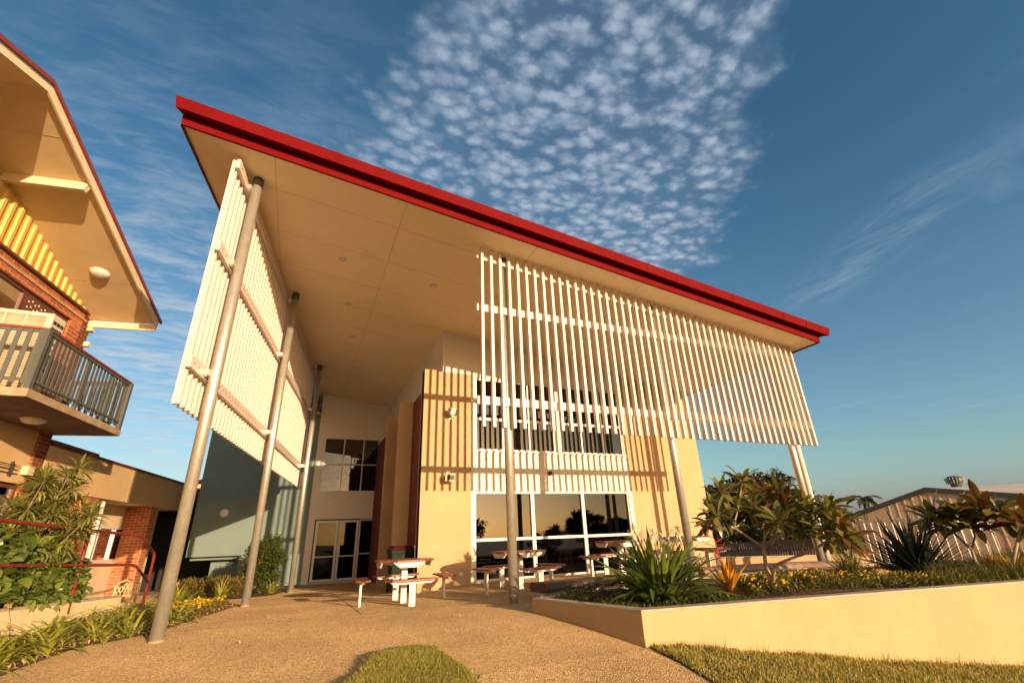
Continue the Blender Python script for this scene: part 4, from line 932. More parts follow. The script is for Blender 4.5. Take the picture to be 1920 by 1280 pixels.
# groundcover
def ring(*pp): 
    P = [Vector(p[:2]) for p in pp]
    def f(x, y):
        c = False; j = len(P) - 1
        for i in range(len(P)):
            if (P[i].y > y) != (P[j].y > y) and x < (P[j].x - P[i].x) * (y - P[i].y) / (P[j].y - P[i].y) + P[i].x: c = not c
            j = i
        return c
    return f
def cover(name, label, poly, n, h, mat, Lh, Wd, seed, zf, cat='ground cover', flowers=None, nfl=0, fsize=.014, prof='leaf', prnt=None, hvar=.5):
    rg = random.Random(seed); f = ring(*poly); xs = [p[0] for p in poly]; ys = [p[1] for p in poly]; mb = MB(); fl = MB(); k = 0
    def pick():
        while True:
            x = rg.uniform(min(xs), max(xs)); y = rg.uniform(min(ys), max(ys))
            if f(x, y): return x, y
    for i in range(n):
        x, y = pick(); z = zf(x, y) + h * rg.random() ** .6 * (1 - hvar + hvar * (math.sin(x * 7) * math.sin(y * 8 + 1) * .5 + .5))
        blade(mb, (x, y, z), rg.uniform(0, 6.28), rg.uniform(-.2, 1.3), Lh * rg.uniform(.6, 1.2), Wd * rg.uniform(.7, 1.2), rg.uniform(0, 1), 2, prof, .25, rg.uniform(-.5, .5))
    o = build(mb, name, mat); tag(o, label, cat, None, 'stuff')
    if flowers:
        for i in range(nfl):
            x, y = pick(); z = zf(x, y) + h * rg.uniform(.8, 1.25); s = fsize * rg.uniform(.7, 1.2); a0 = rg.uniform(0, 6.28); tx = rg.uniform(-.7, .7); ty = rg.uniform(-1.2, .2)
            for j in range(6):
                a = a0 + j * 1.047
                e1 = Vector((math.cos(a) * s, math.sin(a) * s, math.cos(a) * s * tx + math.sin(a) * s * ty)); e2 = Vector((math.cos(a + .8) * s, math.sin(a + .8) * s, math.cos(a + .8) * s * tx + math.sin(a + .8) * s * ty))
                fl.add([(x, y, z), (x + e1.x, y + e1.y, z + e1.z + .003), (x + e2.x, y + e2.y, z + e2.z + .003)], [(0, 1, 2)])
        fo = build(fl, 'flower_heads', flowers, o); fo['kind'] = 'stuff'
    return o
psz = lambda x, y: psoil(x, y)
cover('daisy_patch', 'low patch of small yellow daisies along the planter edge', [(4.95, 4.50), (5.3, 4.42), (8.6, 3.77), (9.4, 4.1), (9.3, 5.6), (7.8, 5.6), (5.8, 5.6)], 20000, .15, 'leaf_tuft', .075, .010, 31, psz, 'flowers', 'flower_yellow', 850, .015)
cover('trailing_plants', 'small weedy creepers in the near planter corner', [(3.25, 6.2), (3.6, 4.82), (5.0, 4.5), (5.0, 5.9)], 3200, .06, 'leaf_bush', .06, .012, 33, psz)
cover('ground_ivy', 'bright green creeper spilling over the right end of the planter wall', [(9.3, 3.55), (12, 3.05), (12, 4.2), (9.6, 4.3)], 1500, .14, 'leaf_variegated', .09, .03, 35, psz, prof='heart')
cover('purple_weeds', 'dark heath like tufts between the lily clump and the curved seat', [(3.2, 6.25), (3.4, 5.6), (3.9, 5.7), (4.2, 6.6)], 1500, .12, 'leaf_dark', .05, .005, 37, psz)
def long_grass():
    rg = random.Random(41); mb = MB(); f = ring((7.6, 3.9), (12.2, 3.0), (12.2, 4.6), (9.4, 4.8), (8.0, 4.4))
    k = 0
    while k < 5200:
        x = rg.uniform(7.6, 12.2); y = rg.uniform(3, 4.8)
        if not f(x, y): continue
        blade(mb, (x, y, psoil(x, y)), rg.uniform(0, 6.28), rg.uniform(.7, 1.5), rg.uniform(.18, .42), .0045, rg.uniform(.4, 2.0), 4, 'strap'); k += 1
    o = build(mb, 'long_grass', 'leaf_tuft'); tag(o, 'long arching grass filling the right half of the planter', 'grass', None, 'stuff')
long_grass()
for px, py, r_, s_, sd in ((1905, 1075, 10.4, .30, 3), (1862, 1070, 10.6, .26, 4)):
    q = at(px, py, r_); z0 = psoil(q.x, q.y); rg = random.Random(sd); mb = MB()
    for k in range(16): blade(mb, (q.x, q.y, z0), k * 2.4, rg.uniform(.6, 1.45), s_ * rg.uniform(.8, 1.3), .032, rg.uniform(-.1, .3), 4, 'strap', .5)
    o = build(mb, 'bromeliad', 'leaf_orange'); tag(o, ('orange bromeliad at the foot of the rightmost frangipani', 'shorter orange bromeliad left of the rightmost frangipani trunk')[sd - 3], 'plant')
# rock by the daisies
def rock(name, label, c, r, seed, mat='rock', group=None):
    rg = np.random.default_rng(seed); mb = MB(); n1, n2 = 9, 12; vs = []
    for i in range(n1 + 1):
        for k in range(n2):
            th = math.pi * i / n1; ph = 2 * math.pi * k / n2; w = 1 + .16 * math.sin(3 * ph + seed) * math.sin(2 * th) + .08 * rg.uniform(-1, 1)
            vs.append((c[0] + r[0] * w * math.sin(th) * math.cos(ph), c[1] + r[1] * w * math.sin(th) * math.sin(ph), c[2] + r[2] * w * math.cos(th)))
    mb.add(vs, [(i * n2 + k, i * n2 + (k + 1) % n2, (i + 1) * n2 + (k + 1) % n2, (i + 1) * n2 + k) for i in range(n1) for k in range(n2)])
    o = build(mb, name, mat); tag(o, label, 'rock', group); return o
q = at(1653, 1094, 9.4); rock('boulder', 'reddish boulder at the right edge of the daisies', (q.x, q.y, PT + .02), (.17, .13, .11), 3)
# ---------------------------------------------------------------- curved seats and low wall behind the planter
def seat(name, label, pts, mat, w=.40, z0=.14, th=.13):
    t = thing(name, label, 'bench', pts[0] + (z0,)); mb = MB(); P = [Vector(p) for p in pts]; prof = [(-w / 2, 0), (-w / 2 - .03, .05), (-w / 2 - .01, .10), (-w / 2 + .04, th), (-.06, th - .012), (.06, th - .012), (w / 2 - .04, th), (w / 2 + .01, .10), (w / 2 + .03, .05), (w / 2, 0)]
    n = len(prof); vs = []
    for i, p in enumerate(P):
        d = (P[min(i + 1, len(P) - 1)] - P[max(i - 1, 0)]).normalized(); nr = Vector((-d.y, d.x))
        for a, b in prof: v = p + nr * a; vs.append((v.x, v.y, z0 + b))
    fs = [(i * n + k, i * n + (k + 1) % n, (i + 1) * n + (k + 1) % n, (i + 1) * n + k) for i in range(len(P) - 1) for k in range(n)] + [tuple(range(n)), tuple(range(len(vs) - 1, len(vs) - n - 1, -1))]
    mb.add(vs, fs); build(mb, 'seat', mat, t, bevel=.008)
    for k in (0, len(P) // 2, len(P) - 1):
        p = P[k]; d = (P[min(k + 1, len(P) - 1)] - P[max(k - 1, 0)]).normalized(); nr = Vector((-d.y, d.x)); p = p + d * (.25 if k == 0 else -.25 if k == len(P) - 1 else 0)
        T = lambda a, b, c, p=p, d=d, nr=nr: (p.x + d.x * a + nr.x * b, p.y + d.y * a + nr.y * b, c)
        mb = MB(); mb.box(-.06, .06, -.13, .13, -.4, z0 + .002, T); build(mb, 'leg', 'steel_white', t)
seat('curved_seat', 'dark brown curved slatted seat behind the lily clump', [(3.55, 7.30), (4.0, 7.38), (4.6, 7.42), (5.3, 7.42), (6.0, 7.38)], 'bench_dark')
seat('curved_seat', 'curved seat behind the frangipani, painted paler brown as sunlit', [(7.0, 7.6), (7.8, 7.62), (8.6, 7.5), (9.3, 7.25), (9.9, 6.9)], 'bench_brown')  # lit stretch of the same long seat, sunlight painted in by the paler brown
t = thing('retaining_wall', 'low cream wall behind the paler brown seat', 'wall', (10, 8.3, 0)); mb = MB(); mb.hexa([(8.6, 9.6, -.5), (12.2, 7.6, -.5), (12.3, 7.8, -.5), (8.7, 9.8, -.5)], [(8.6, 9.6, .30), (12.2, 7.6, .26), (12.3, 7.8, .26), (8.7, 9.8, .30)]); build(mb, 'wall', 'cream_render', t)
mb = MB(); mb.hexa([(8.58, 9.58, .301), (12.2, 7.57, .261), (12.32, 7.82, .261), (8.7, 9.83, .301)], [(8.58, 9.58, .33), (12.2, 7.57, .29), (12.32, 7.82, .29), (8.7, 9.83, .33)]); build(mb, 'coping', 'planter_coping', t)
# ---------------------------------------------------------------- picnic tables
def picnic(label):
    t = thing('picnic_table', label, 'picnic table', (0, 0, 0), 'octagonal picnic tables under the roof', local=True)
    def octc(R_, y): # half width of an octagon (flat sides along x and y) at row y
        a = R_; c = R_ * .42; return a if abs(y) < c else a - (abs(y) - c)
    mb = MB(); Ra = .50; n = 8
    for i in range(n):
        y0 = -Ra + i * 2 * Ra / n + .006; y1 = y0 + 2 * Ra / n - .012
        mb.hexa([(-octc(Ra, y0), y0, .645), (octc(Ra, y0), y0, .645), (octc(Ra, y1), y1, .645), (-octc(Ra, y1), y1, .645)], [(-octc(Ra, y0), y0, .672), (octc(Ra, y0), y0, .672), (octc(Ra, y1), y1, .672), (-octc(Ra, y1), y1, .672)])
    build(mb, 'tabletop', 'timber_red', t)
    mb = MB(); mb.box(-.05, .05, -.05, .05, -.1, .575); build(mb, 'post', 'steel_white', t, bevel=.004)
    mb = MB()
    for rz in (0, math.pi / 2):
        T = lambda a, b, c, rz=rz: (a * math.cos(rz) - b * math.sin(rz), a * math.sin(rz) + b * math.cos(rz), c)
        mb.hexa([T(-.12, -.02, .575), T(.12, -.02, .575), T(.12, .02, .575), T(-.12, .02, .575)], [T(-.42, -.02, .625), T(.42, -.02, .625), T(.42, .02, .625), T(-.42, .02, .625)])
        mb.hexa([T(-.42, -.02, .625), T(.42, -.02, .625), T(.42, .02, .625), T(-.42, .02, .625)], [T(-.42, -.02, .644), T(.42, -.02, .644), T(.42, .02, .644), T(-.42, .02, .644)])
        for o in (-.43, .43):
            mb.hexa([T(-.16, o - .015, .56), T(.16, o - .015, .56), T(.16, o + .015, .56), T(-.16, o + .015, .56)], [T(-.27, o - .015, .644), T(.27, o - .015, .644), T(.27, o + .015, .644), T(-.27, o + .015, .644)])
    build(mb, 'support_frame', 'steel_white', t)
    for k in range(4):
        a = k * math.pi / 2; T = lambda x, y, z, a=a: (x * math.cos(a) - y * math.sin(a), x * math.sin(a) + y * math.cos(a), z)
        mb = MB()
        for y0, y1, h0, h1 in ((-.84, -.725, .34, .42), (-.713, -.60, .43, .36)):
            mb.hexa([T(-h0, y0, .375), T(h0, y0, .375), T(h1, y1, .375), T(-h1, y1, .375)], [T(-h0, y0, .402), T(h0, y0, .402), T(h1, y1, .402), T(-h1, y1, .402)])
        s = build(mb, 'seat', 'timber_red', t)
        mb = MB(); prof = []
        xs = [-.36, -.30, -.20, -.17, -.14, -.11, .11, .14, .17, .20, .30, .36]; 
        for i in range(len(xs) - 1):
            x0, x1 = xs[i], xs[i + 1]
            notch = lambda x: .030 if abs(abs(x) - .14) < .031 and abs(abs(x) - .17) < .031 else 0
            b0 = .335 + (abs(x0) > .3) * .03; b1 = .335 + (abs(x1) > .3) * .03
            if (abs(x0 + x1) / 2) in (.155,): b0 = b1 = .352
            mb.hexa([T(x0, -.74, b0), T(x1, -.74, b1), T(x1, -.70, b1), T(x0, -.70, b0)], [T(x0, -.74, .374), T(x1, -.74, .374), T(x1, -.70, .374), T(x0, -.70, .374)])
        mb.hexa([T(-.02, -.70, .345), T(.02, -.70, .345), T(.02, -.62, .35), T(-.02, -.62, .35)], [T(-.02, -.70, .374), T(.02, -.70, .374), T(.02, -.62, .374), T(-.02, -.62, .374)])
        build(mb, 'seat_beam', 'steel_white', s)
        mb = MB(); mb.box(-.05, .05, -.735, -.70, -.1, .334, T); build(mb, 'leg', 'steel_white', t)
    return t
tb = picnic('octagonal red timber picnic table nearest the entry doors, in front of the wheelie bin')
tabs = [((1.82, 9.08), 0.0, None), ((4.0, 9.0), .12, 'octagonal red timber picnic table directly behind the middle front post'),
        ((6.45, 9.15), -.1, 'octagonal red timber picnic table partly hidden by the left side of the lily clump'), ((8.15, 9.0), .2, 'octagonal red timber picnic table almost hidden behind the lily clump, beside the right yellow wall')]
for i, (p, rz, lab) in enumerate(tabs):
    loc = (p[0], p[1], g(*p))
    if i == 0: tb.location = loc
    else: copy_tree(tb, loc, rz, lab)
# ---------------------------------------------------------------- wheelie bin
def bin_():
    x, y = 2.25, 11.72; z = g(x, y); t = thing('wheelie_bin', 'dark green wheelie bin with a maroon lid beside the brick strip', 'bin', (x, y, z))
    mb = MB(); mb.hexa([(x - .20, y - .22, z + .04), (x + .20, y - .22, z + .04), (x + .20, y + .22, z + .04), (x - .20, y + .22, z + .04)], [(x - .25, y - .30, z + .84), (x + .25, y - .30, z + .84), (x + .25, y + .30, z + .84), (x - .25, y + .30, z + .84)])
    mb.box(x - .265, x + .265, y - .315, y + .315, z + .80, z + .862); build(mb, 'body', 'bin_green', t, bevel=.012)
    mb = MB(); mb.hexa([(x - .28, y - .34, z + .864), (x + .28, y - .34, z + .864), (x + .28, y + .33, z + .864), (x - .28, y + .33, z + .864)], [(x - .20, y - .24, z + .95), (x + .20, y - .24, z + .95), (x + .22, y + .30, z + .955), (x - .22, y + .30, z + .955)]); build(mb, 'lid', 'bin_lid', t, bevel=.012)
    for s in (-1, 1):
        mb = MB(); mb.tube([(x + s * .19, y + .24, z + .09), (x + s * .24, y + .24, z + .09)], .09, 16); build(mb, 'wheel', 'black', t)
bin_()
# ---------------------------------------------------------------- left garden
def wx(y): return -2.7 + .12 * (y - 9)
lw = thing('garden_wall', 'low stained cream retaining wall under the maroon handrail', 'wall', (-2.9, 7.5, 0))
mb = MB(); y0, y1 = 2.0, 10.55
zt = lambda y: .41 - .042 * (y - 7.6)
mb.hexa([(wx(y0), y0, -.4), (wx(y1), y1, -.4), (wx(y1) - .16, y1, -.4), (wx(y0) - .16, y0, -.4)], [(wx(y0), y0, zt(y0) - .03), (wx(y1), y1, zt(y1) - .03), (wx(y1) - .16, y1, zt(y1) - .03), (wx(y0) - .16, y0, zt(y0) - .03)])
mb.hexa([(wx(y1) + .001, y1 + .002, -.4), (wx(10.95), 10.95, -.4), (wx(10.95) - .16, 10.95, -.4), (wx(y1) - .16, y1 + .002, -.4)], [(wx(y1) + .001, y1 + .002, .16), (wx(10.95), 10.95, .15), (wx(10.95) - .16, 10.95, .15), (wx(y1) - .16, y1 + .002, .16)])
build(mb, 'wall', 'old_cream_render', lw)
mb = MB(); mb.hexa([(wx(y0) + .004, y0, zt(y0) - .029), (wx(y1) + .004, y1, zt(y1) - .029), (wx(y1) - .17, y1, zt(y1) - .029), (wx(y0) - .17, y0, zt(y0) - .029)], [(wx(y0) + .004, y0, zt(y0)), (wx(y1) + .004, y1, zt(y1)), (wx(y1) - .17, y1, zt(y1)), (wx(y0) - .17, y0, zt(y0))]); build(mb, 'coping', 'planter_coping', lw)
sheet('raised_soil', [(wx(2) - .16, 2), (wx(10.5) - .16, 10.5), (-4.2, 10.9), (-5.2, 10), (-6.4, 2)], 'soil', 0, .3, zf=lambda x, y: zt(y) - .05)
bed = [(wx(3), 3), (wx(10.95), 10.95), (-2.2, 11.25), (-1.45, 11.35), (-.85, 10.98), (-1.05, 9.9), (-1.32, 8.6), (-1.45, 7.95), (-1.75, 7.55), (-2.02, 7.35), (-2.12, 6.6), (-2.2, 5.6), (-2.3, 3)]
sheet('garden_bed', bed, 'soil', .02, .2)
bed2 = [(-3.0, 16.2), (-2.2, 14.7), (-1.0, 14.3), (-.30, 15.0), (.02, 16.4), (.25, 18.6), (-3.2, 19.2)]
sheet('garden_bed', bed2, 'soil', .03, .25)
rl = thing('handrail', 'maroon painted tubular handrail with two rails stepping down at its end', 'handrail', (-2.7, 9, .36))
mb = MB(); mb.tube([(-3.55, 2.2, 1.47), (-2.93, 7.06, 1.30), (-2.69, 9.12, 1.235), (-2.52, 10.66, 1.20), (-2.48, 10.8, 1.17), (-2.41, 11.46, .90), (-2.405, 11.52, .84), (-2.405, 11.52, -.1)], .024, 12); build(mb, 'top_rail', 'maroon_paint', rl, smooth=True)
mb = MB(); mb.tube([(-3.55, 2.2, 1.02), (-2.9, 7.32, .85), (-2.51, 10.6, .735), (-2.47, 10.78, .70), (-2.405, 11.5, .42)], .021, 12); build(mb, 'lower_rail', 'maroon_paint', rl, smooth=True)
for y in (5.4, 9.0):
    x = wx(y) - .03; mb = MB(); mb.tube([(x + .02, y, .2), (x + .01, y, 1.25 if y > 8 else 1.34)], .024, 12); build(mb, 'post', 'maroon_paint', rl, smooth=True)
# strap leaved plants along the bed: a few kinds, copied
def strap_proto(seed, seed_head):
    rg = random.Random(seed); t = thing('strap_lily', 'yellow green strap leaved lily clump in the bed along the left wall', 'plant', (0, 0, 0), 'strap leaved lilies along the left bed', local=True)
    mb = MB(); clump(mb, (0, 0, 0), 36, .50, .016, rg, (.15, 1.05), (.7, 1.9), 8, .08, 'strap', .3); build(mb, 'leaves', 'leaf_strap', t, smooth=True)
    if seed_head:
        tip = Vector((rg.uniform(-.25, .25), rg.uniform(-.15, .15), rg.uniform(.42, .58))); mb = MB(); mb.tube([(0, 0, 0), tip * .55 + Vector((0, 0, .05)), tip], .0028, 6); st = build(mb, 'stalk', 'seed_tan', t)
        mb = MB()
        for k in range(40):
            u = rg.uniform(-.6, 1); a = rg.uniform(0, 6.28); kk = math.sqrt(1 - u * u); d = Vector((kk * math.cos(a), kk * math.sin(a), u)); e = tip + d * rg.uniform(.022, .04); mb.tube([tip, e], .0011, 3, False); mb.tube([e - d * .006, e + d * .006], .0035, 4)
        build(mb, 'seed_head', 'seed_tan', st)
    return t
protos = [strap_proto(50 + i, i == 3) for i in range(6)]
rg = random.Random(77); inb = ring(*bed); cnt = 0; used = set(); placed = []
cands = []
for i in range(4000):
    x = rg.uniform(-3.3, -.9); y = rg.uniform(4.6, 11.2)
    if inb(x, y) and min([9] + [math.hypot(x - a, y - b) for a, b in placed]) > .34 and inb(x + .12, y) and inb(x - .10, y) and not (y > 9.0 and x > -1.75) :
        placed.append((x, y))
for i, (x, y) in enumerate(placed[:36]):
    k = i % 6; loc = (x, y, g(x, y) + .02)
    if k not in used: used.add(k); protos[k].location = loc; protos[k].rotation_euler = (0, 0, rg.uniform(0, 6))
    else: copy_tree(protos[k], loc, rg.uniform(0, 6.28))
bz = lambda x, y: g(x, y) + .02
cover('marigold_patch', 'low yellow flowering plants between the two nearest left posts', [(-1.70, 9.2), (-1.25, 9.0), (-.95, 10.4), (-.98, 10.95), (-1.5, 11.2), (-1.9, 10.6)], 2600, .14, 'leaf_hedge', .07, .010, 51, bz, 'flowers', 'flower_yellow', 230, .02)
cover('bark_litter', 'fallen dry leaves and bark litter at the bed edge', bed, 2600, .012, 'seed_tan', .05, .009, 53, bz, 'leaf litter')
cover('hedge_mass', 'low yellowing hedge plants in front of the teal wall', [(-3.0, 16.1), (-2.2, 14.8), (-1.25, 14.5), (-.95, 15.1), (-1.4, 16.2), (-2.6, 17.0)], 6000, .52, 'leaf_hedge', .11, .013, 55, lambda x, y: g(x, y), 'hedge plants')
for i, (px, py, r_, lab) in enumerate(((415, 1108, 14.6, 'spiky green grass plant in front of the yellowing hedge'), (508, 1106, 15.2, 'spiky green grass plant between the camellia and the third left post'), (338, 1103, 15.2, 'pale spiky plant just right of the nearest post'))):
    q = at(px, py, r_); spiky('spiky_plant', lab, (q.x, q.y, g(q.x, q.y)), 60, .55, .012, 'leaf_strap', 60 + i, (.4, 1.4), (.4, 1.5), 'strap', seg=5)
cover('fallen_leaves', 'scattered dry fallen leaves on the paving near the planter and bed', [(-1.0, 6.2), (3.2, 4.9), (3.2, 7.0), (2.6, 8.2), (-.6, 9.6)], 46, .004, 'seed_tan', .05, .012, 57, lambda x, y: g(x, y) + .006, 'leaf litter')
def bush(name, label, c, r, n, Lh, Wd, mat, seed, cat='shrub', blobs=7, flowers=None, nf=0):
    rg = random.Random(seed); t = thing(name, label, cat, c); mb = MB()
    for k in range(5):
        a = rg.uniform(0, 6.28); mb.tube([c, (c[0] + math.cos(a) * r[0] * .25, c[1] + math.sin(a) * r[1] * .25, c[2] + r[2] * .9), (c[0] + math.cos(a) * r[0] * .6, c[1] + math.sin(a) * r[1] * .6, c[2] + r[2] * 1.5)], [.022, .015, .007], 6)
    build(mb, 'stems', 'bark', t); mb = MB()
    for k in range(blobs):
        u = k / max(1, blobs - 1); a = rg.uniform(0, 6.28); q = rg.uniform(.2, .62)
        cc = (c[0] + math.cos(a) * r[0] * q, c[1] + math.sin(a) * r[1] * q, c[2] + r[2] * (.45 + 1.25 * u)); s = rg.uniform(.36, .58) * (1.1 - .35 * u)
        leafball(mb, cc, (r[0] * s, r[1] * s, r[2] * s), n // blobs, Lh, Wd, rg, .35)
    build(mb, 'leaves', mat, t)
    for k in range(nf):
        a = rg.uniform(3.6, 5.6); p = Vector((c[0] + math.cos(a) * r[0] * .75, c[1] + math.sin(a) * r[1] * .85, c[2] + r[2] * rg.uniform(.3, 1.5))); mb = MB()
        for j in range(10): blade(mb, p, rg.uniform(0, 6.28), rg.uniform(-.3, 1.2), .05, .022, .8, 2, 'leaf')
        build(mb, 'flower', flowers if k % 2 else 'flower_red', t)
    return t
bush('camellia_bush', 'glossy dark camellia bush with orange and red flowers in front of the teal wall', (-.72, 15.55, g(-.72, 15.55)), (.72, .6, .72), 8000, .085, .026, 'leaf_bush', 5, blobs=12, flowers='flower_orange', nf=5)
# variegated shrub and big leaved creeper behind the wall
def varieg():
    rg = random.Random(15); A = lambda px, py, r=8.9: at(px, py, r); c = Vector((-3.35, 8.4, .38))
    t = thing('dracaena_shrub', 'tall yellow striped dracaena shrub in front of the brick pier', 'shrub', c); mb = MB(); lf = MB()
    ends = [(128, 892), (62, 925), (112, 930), (152, 955), (20, 955), (60, 968), (100, 965), (30, 1000), (80, 1000), (130, 985), (5, 1015), (45, 1030), (150, 1000), (110, 1010), (10, 985), (75, 900), (-20, 980), (-10, 1030), (90, 1035)]
    for px, py in ends + [(x_ + rg.uniform(-22, 22), y_ + rg.uniform(-12, 25)) for x_, y_ in ends]:
        r_ = rg.uniform(8.5, 9.2); e = A(px, py, r_); m = c.lerp(e, .6) + Vector((rg.uniform(-.06, .06), 0, -.08)); mb.tube([c + Vector((rg.uniform(-.15, .15), rg.uniform(-.1, .1), -.05)), m, e], [.018, .013, .008], 6)
        rosette(lf, e, (e - m).normalized() + Vector((.2, -.3, .5)), 46, .24, .015, rg, 'leaf', (.3, 1.3), (-.5, 1.3), 4, .25)
        rosette(lf, m.lerp(e, .5), (e - m).normalized() + Vector((.2, -.3, .3)), 34, .25, .016, rg, 'leaf', (.3, 1.3), (-.7, .9), 4, .25)
    build(mb, 'stems', 'bark', t); build(lf, 'leaves', 'leaf_variegated', t)
varieg()
def creeper():
    rg = random.Random(19); mb = MB()
    for k in range(2300):
        px = rg.uniform(-60, 225); top = 1018 + max(0, (px - 90)) * .42 + 14 * math.sin(px * .09); py = rg.uniform(top, 1128)
        r_ = rg.uniform(7.9, 9.3) + (px > 120) * .4; p = at(px, py, r_)
        if p.x > wx(p.y) - .05: p.x = wx(p.y) - .05 - rg.uniform(0, .1)
        blade(mb, p, rg.uniform(-3.0, 1.2), rg.uniform(-1.0, .9), rg.uniform(.07, .19), rg.uniform(.035, .07), rg.uniform(.2, 1.3), 4, 'heart', .25, rg.uniform(-.9, .9))
    o = build(mb, 'creeper_mass', 'leaf_big', smooth=True); tag(o, 'dense heart shaped creeper leaves behind the low left wall', 'ground cover', None, 'stuff')
creeper()
# cast iron bench
def iron():
    c = at(243, 1088, 12.4); c.z = g(c.x, c.y) + .02; t = thing('cast_iron_bench', 'small cream lacework iron bench at the foot of the far brick pillar', 'bench', c)
    X = Vector((.9, .25, 0)).normalized(); Y = Vector((-.25, .9, 0)).normalized()
    P = lambda a, b, z: tuple(c + X * a * .62 + Y * b * .8 + Vector((0, 0, z * .78)))
    mb = MB(); mb.box(-.30, .30, -.16, .16, .34, .365, P); build(mb, 'seat', 'iron_cream', t, bevel=.005)
    for s in (-.26, .26):
        mb = MB(); mb.tube([P(s, -.15, .34), P(s, -.10, .22), P(s, -.17, .0)], .016, 6); mb.tube([P(s, .15, .34), P(s, .10, .2), P(s, .17, .0)], .016, 6); mb.tube([P(s, -.1, .22), P(s, 0, .30), P(s, .1, .2), P(s, 0, .12), P(s, -.1, .22)], .010, 6); build(mb, 'leg', 'iron_cream', t)
    mb = MB(); mb.tube([P(-.30, .15, .36), P(-.31, .17, .56), P(-.2, .18, .64), P(0, .18, .70), P(.2, .18, .64), P(.31, .17, .56), P(.30, .15, .36)], .014, 6)
    for i in range(6):
        a = -.24 + i * .096; mb.tube([P(a + .04 * math.cos(k * .785), .17, .48 + (.05 if i in (2, 3) else 0) + .065 * math.sin(k * .785)) for k in range(9)], .009, 5)
        mb.tube([P(a, .165, .36), P(a, .17, .42)], .007, 5)
    build(mb, 'backrest', 'iron_cream', t)
iron()
# dark walkway building beyond, between the brick and the teal buildings
wb = thing('walkway_shelter', 'dark covered walkway with pale roof battens between the brick and teal buildings', 'shelter', (-5, 24, -.4))
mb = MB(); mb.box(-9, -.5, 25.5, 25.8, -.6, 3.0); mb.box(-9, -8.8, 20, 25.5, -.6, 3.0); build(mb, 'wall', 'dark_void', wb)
mb = MB(); mb.hexa([(-9, 21, 3.0), (-2.5, 21, 3.0), (-2.5, 26, 3.0), (-9, 26, 3.0)], [(-9, 21, 3.03), (-2.5, 21, 3.03), (-2.5, 26, 3.25), (-9, 26, 3.25)]); build(mb, 'roof', 'white_paint', wb)
for i in range(7):
    mb = MB(); mb.box(-8.6 + i * .9, -8.5 + i * .9, 20.6, 25.4, 2.80, 2.98); build(mb, 'batten', 'white_paint', wb)
for x in (-5.6, -3.9): mb = MB(); mb.box(x, x + .1, 21, 21.1, -.6, 2.8); build(mb, 'post', 'white_paint', wb)
q = at(372, 985, 34); rb = thing('red_roofed_house', 'house with a bright red roof just visible left of the teal wall', 'building', (q.x, q.y, -.5))
mb = MB(); mb.box(q.x - .55, q.x + 3.5, q.y, q.y + 4, -.6, 4.55); build(mb, 'wall', 'fascia_tan', rb)
mb = MB(); mb.hexa([(q.x - .7, q.y - .3, 4.55), (q.x + 3.8, q.y - .3, 4.55), (q.x + 3.8, q.y + 4.3, 4.55), (q.x - .7, q.y + 4.3, 4.55)], [(q.x - .3, q.y + 1.9, 5.2), (q.x + 3, q.y + 1.9, 5.2), (q.x + 3, q.y + 2.1, 5.2), (q.x - .3, q.y + 2.1, 5.2)]); build(mb, 'roof', 'red_metal', rb)
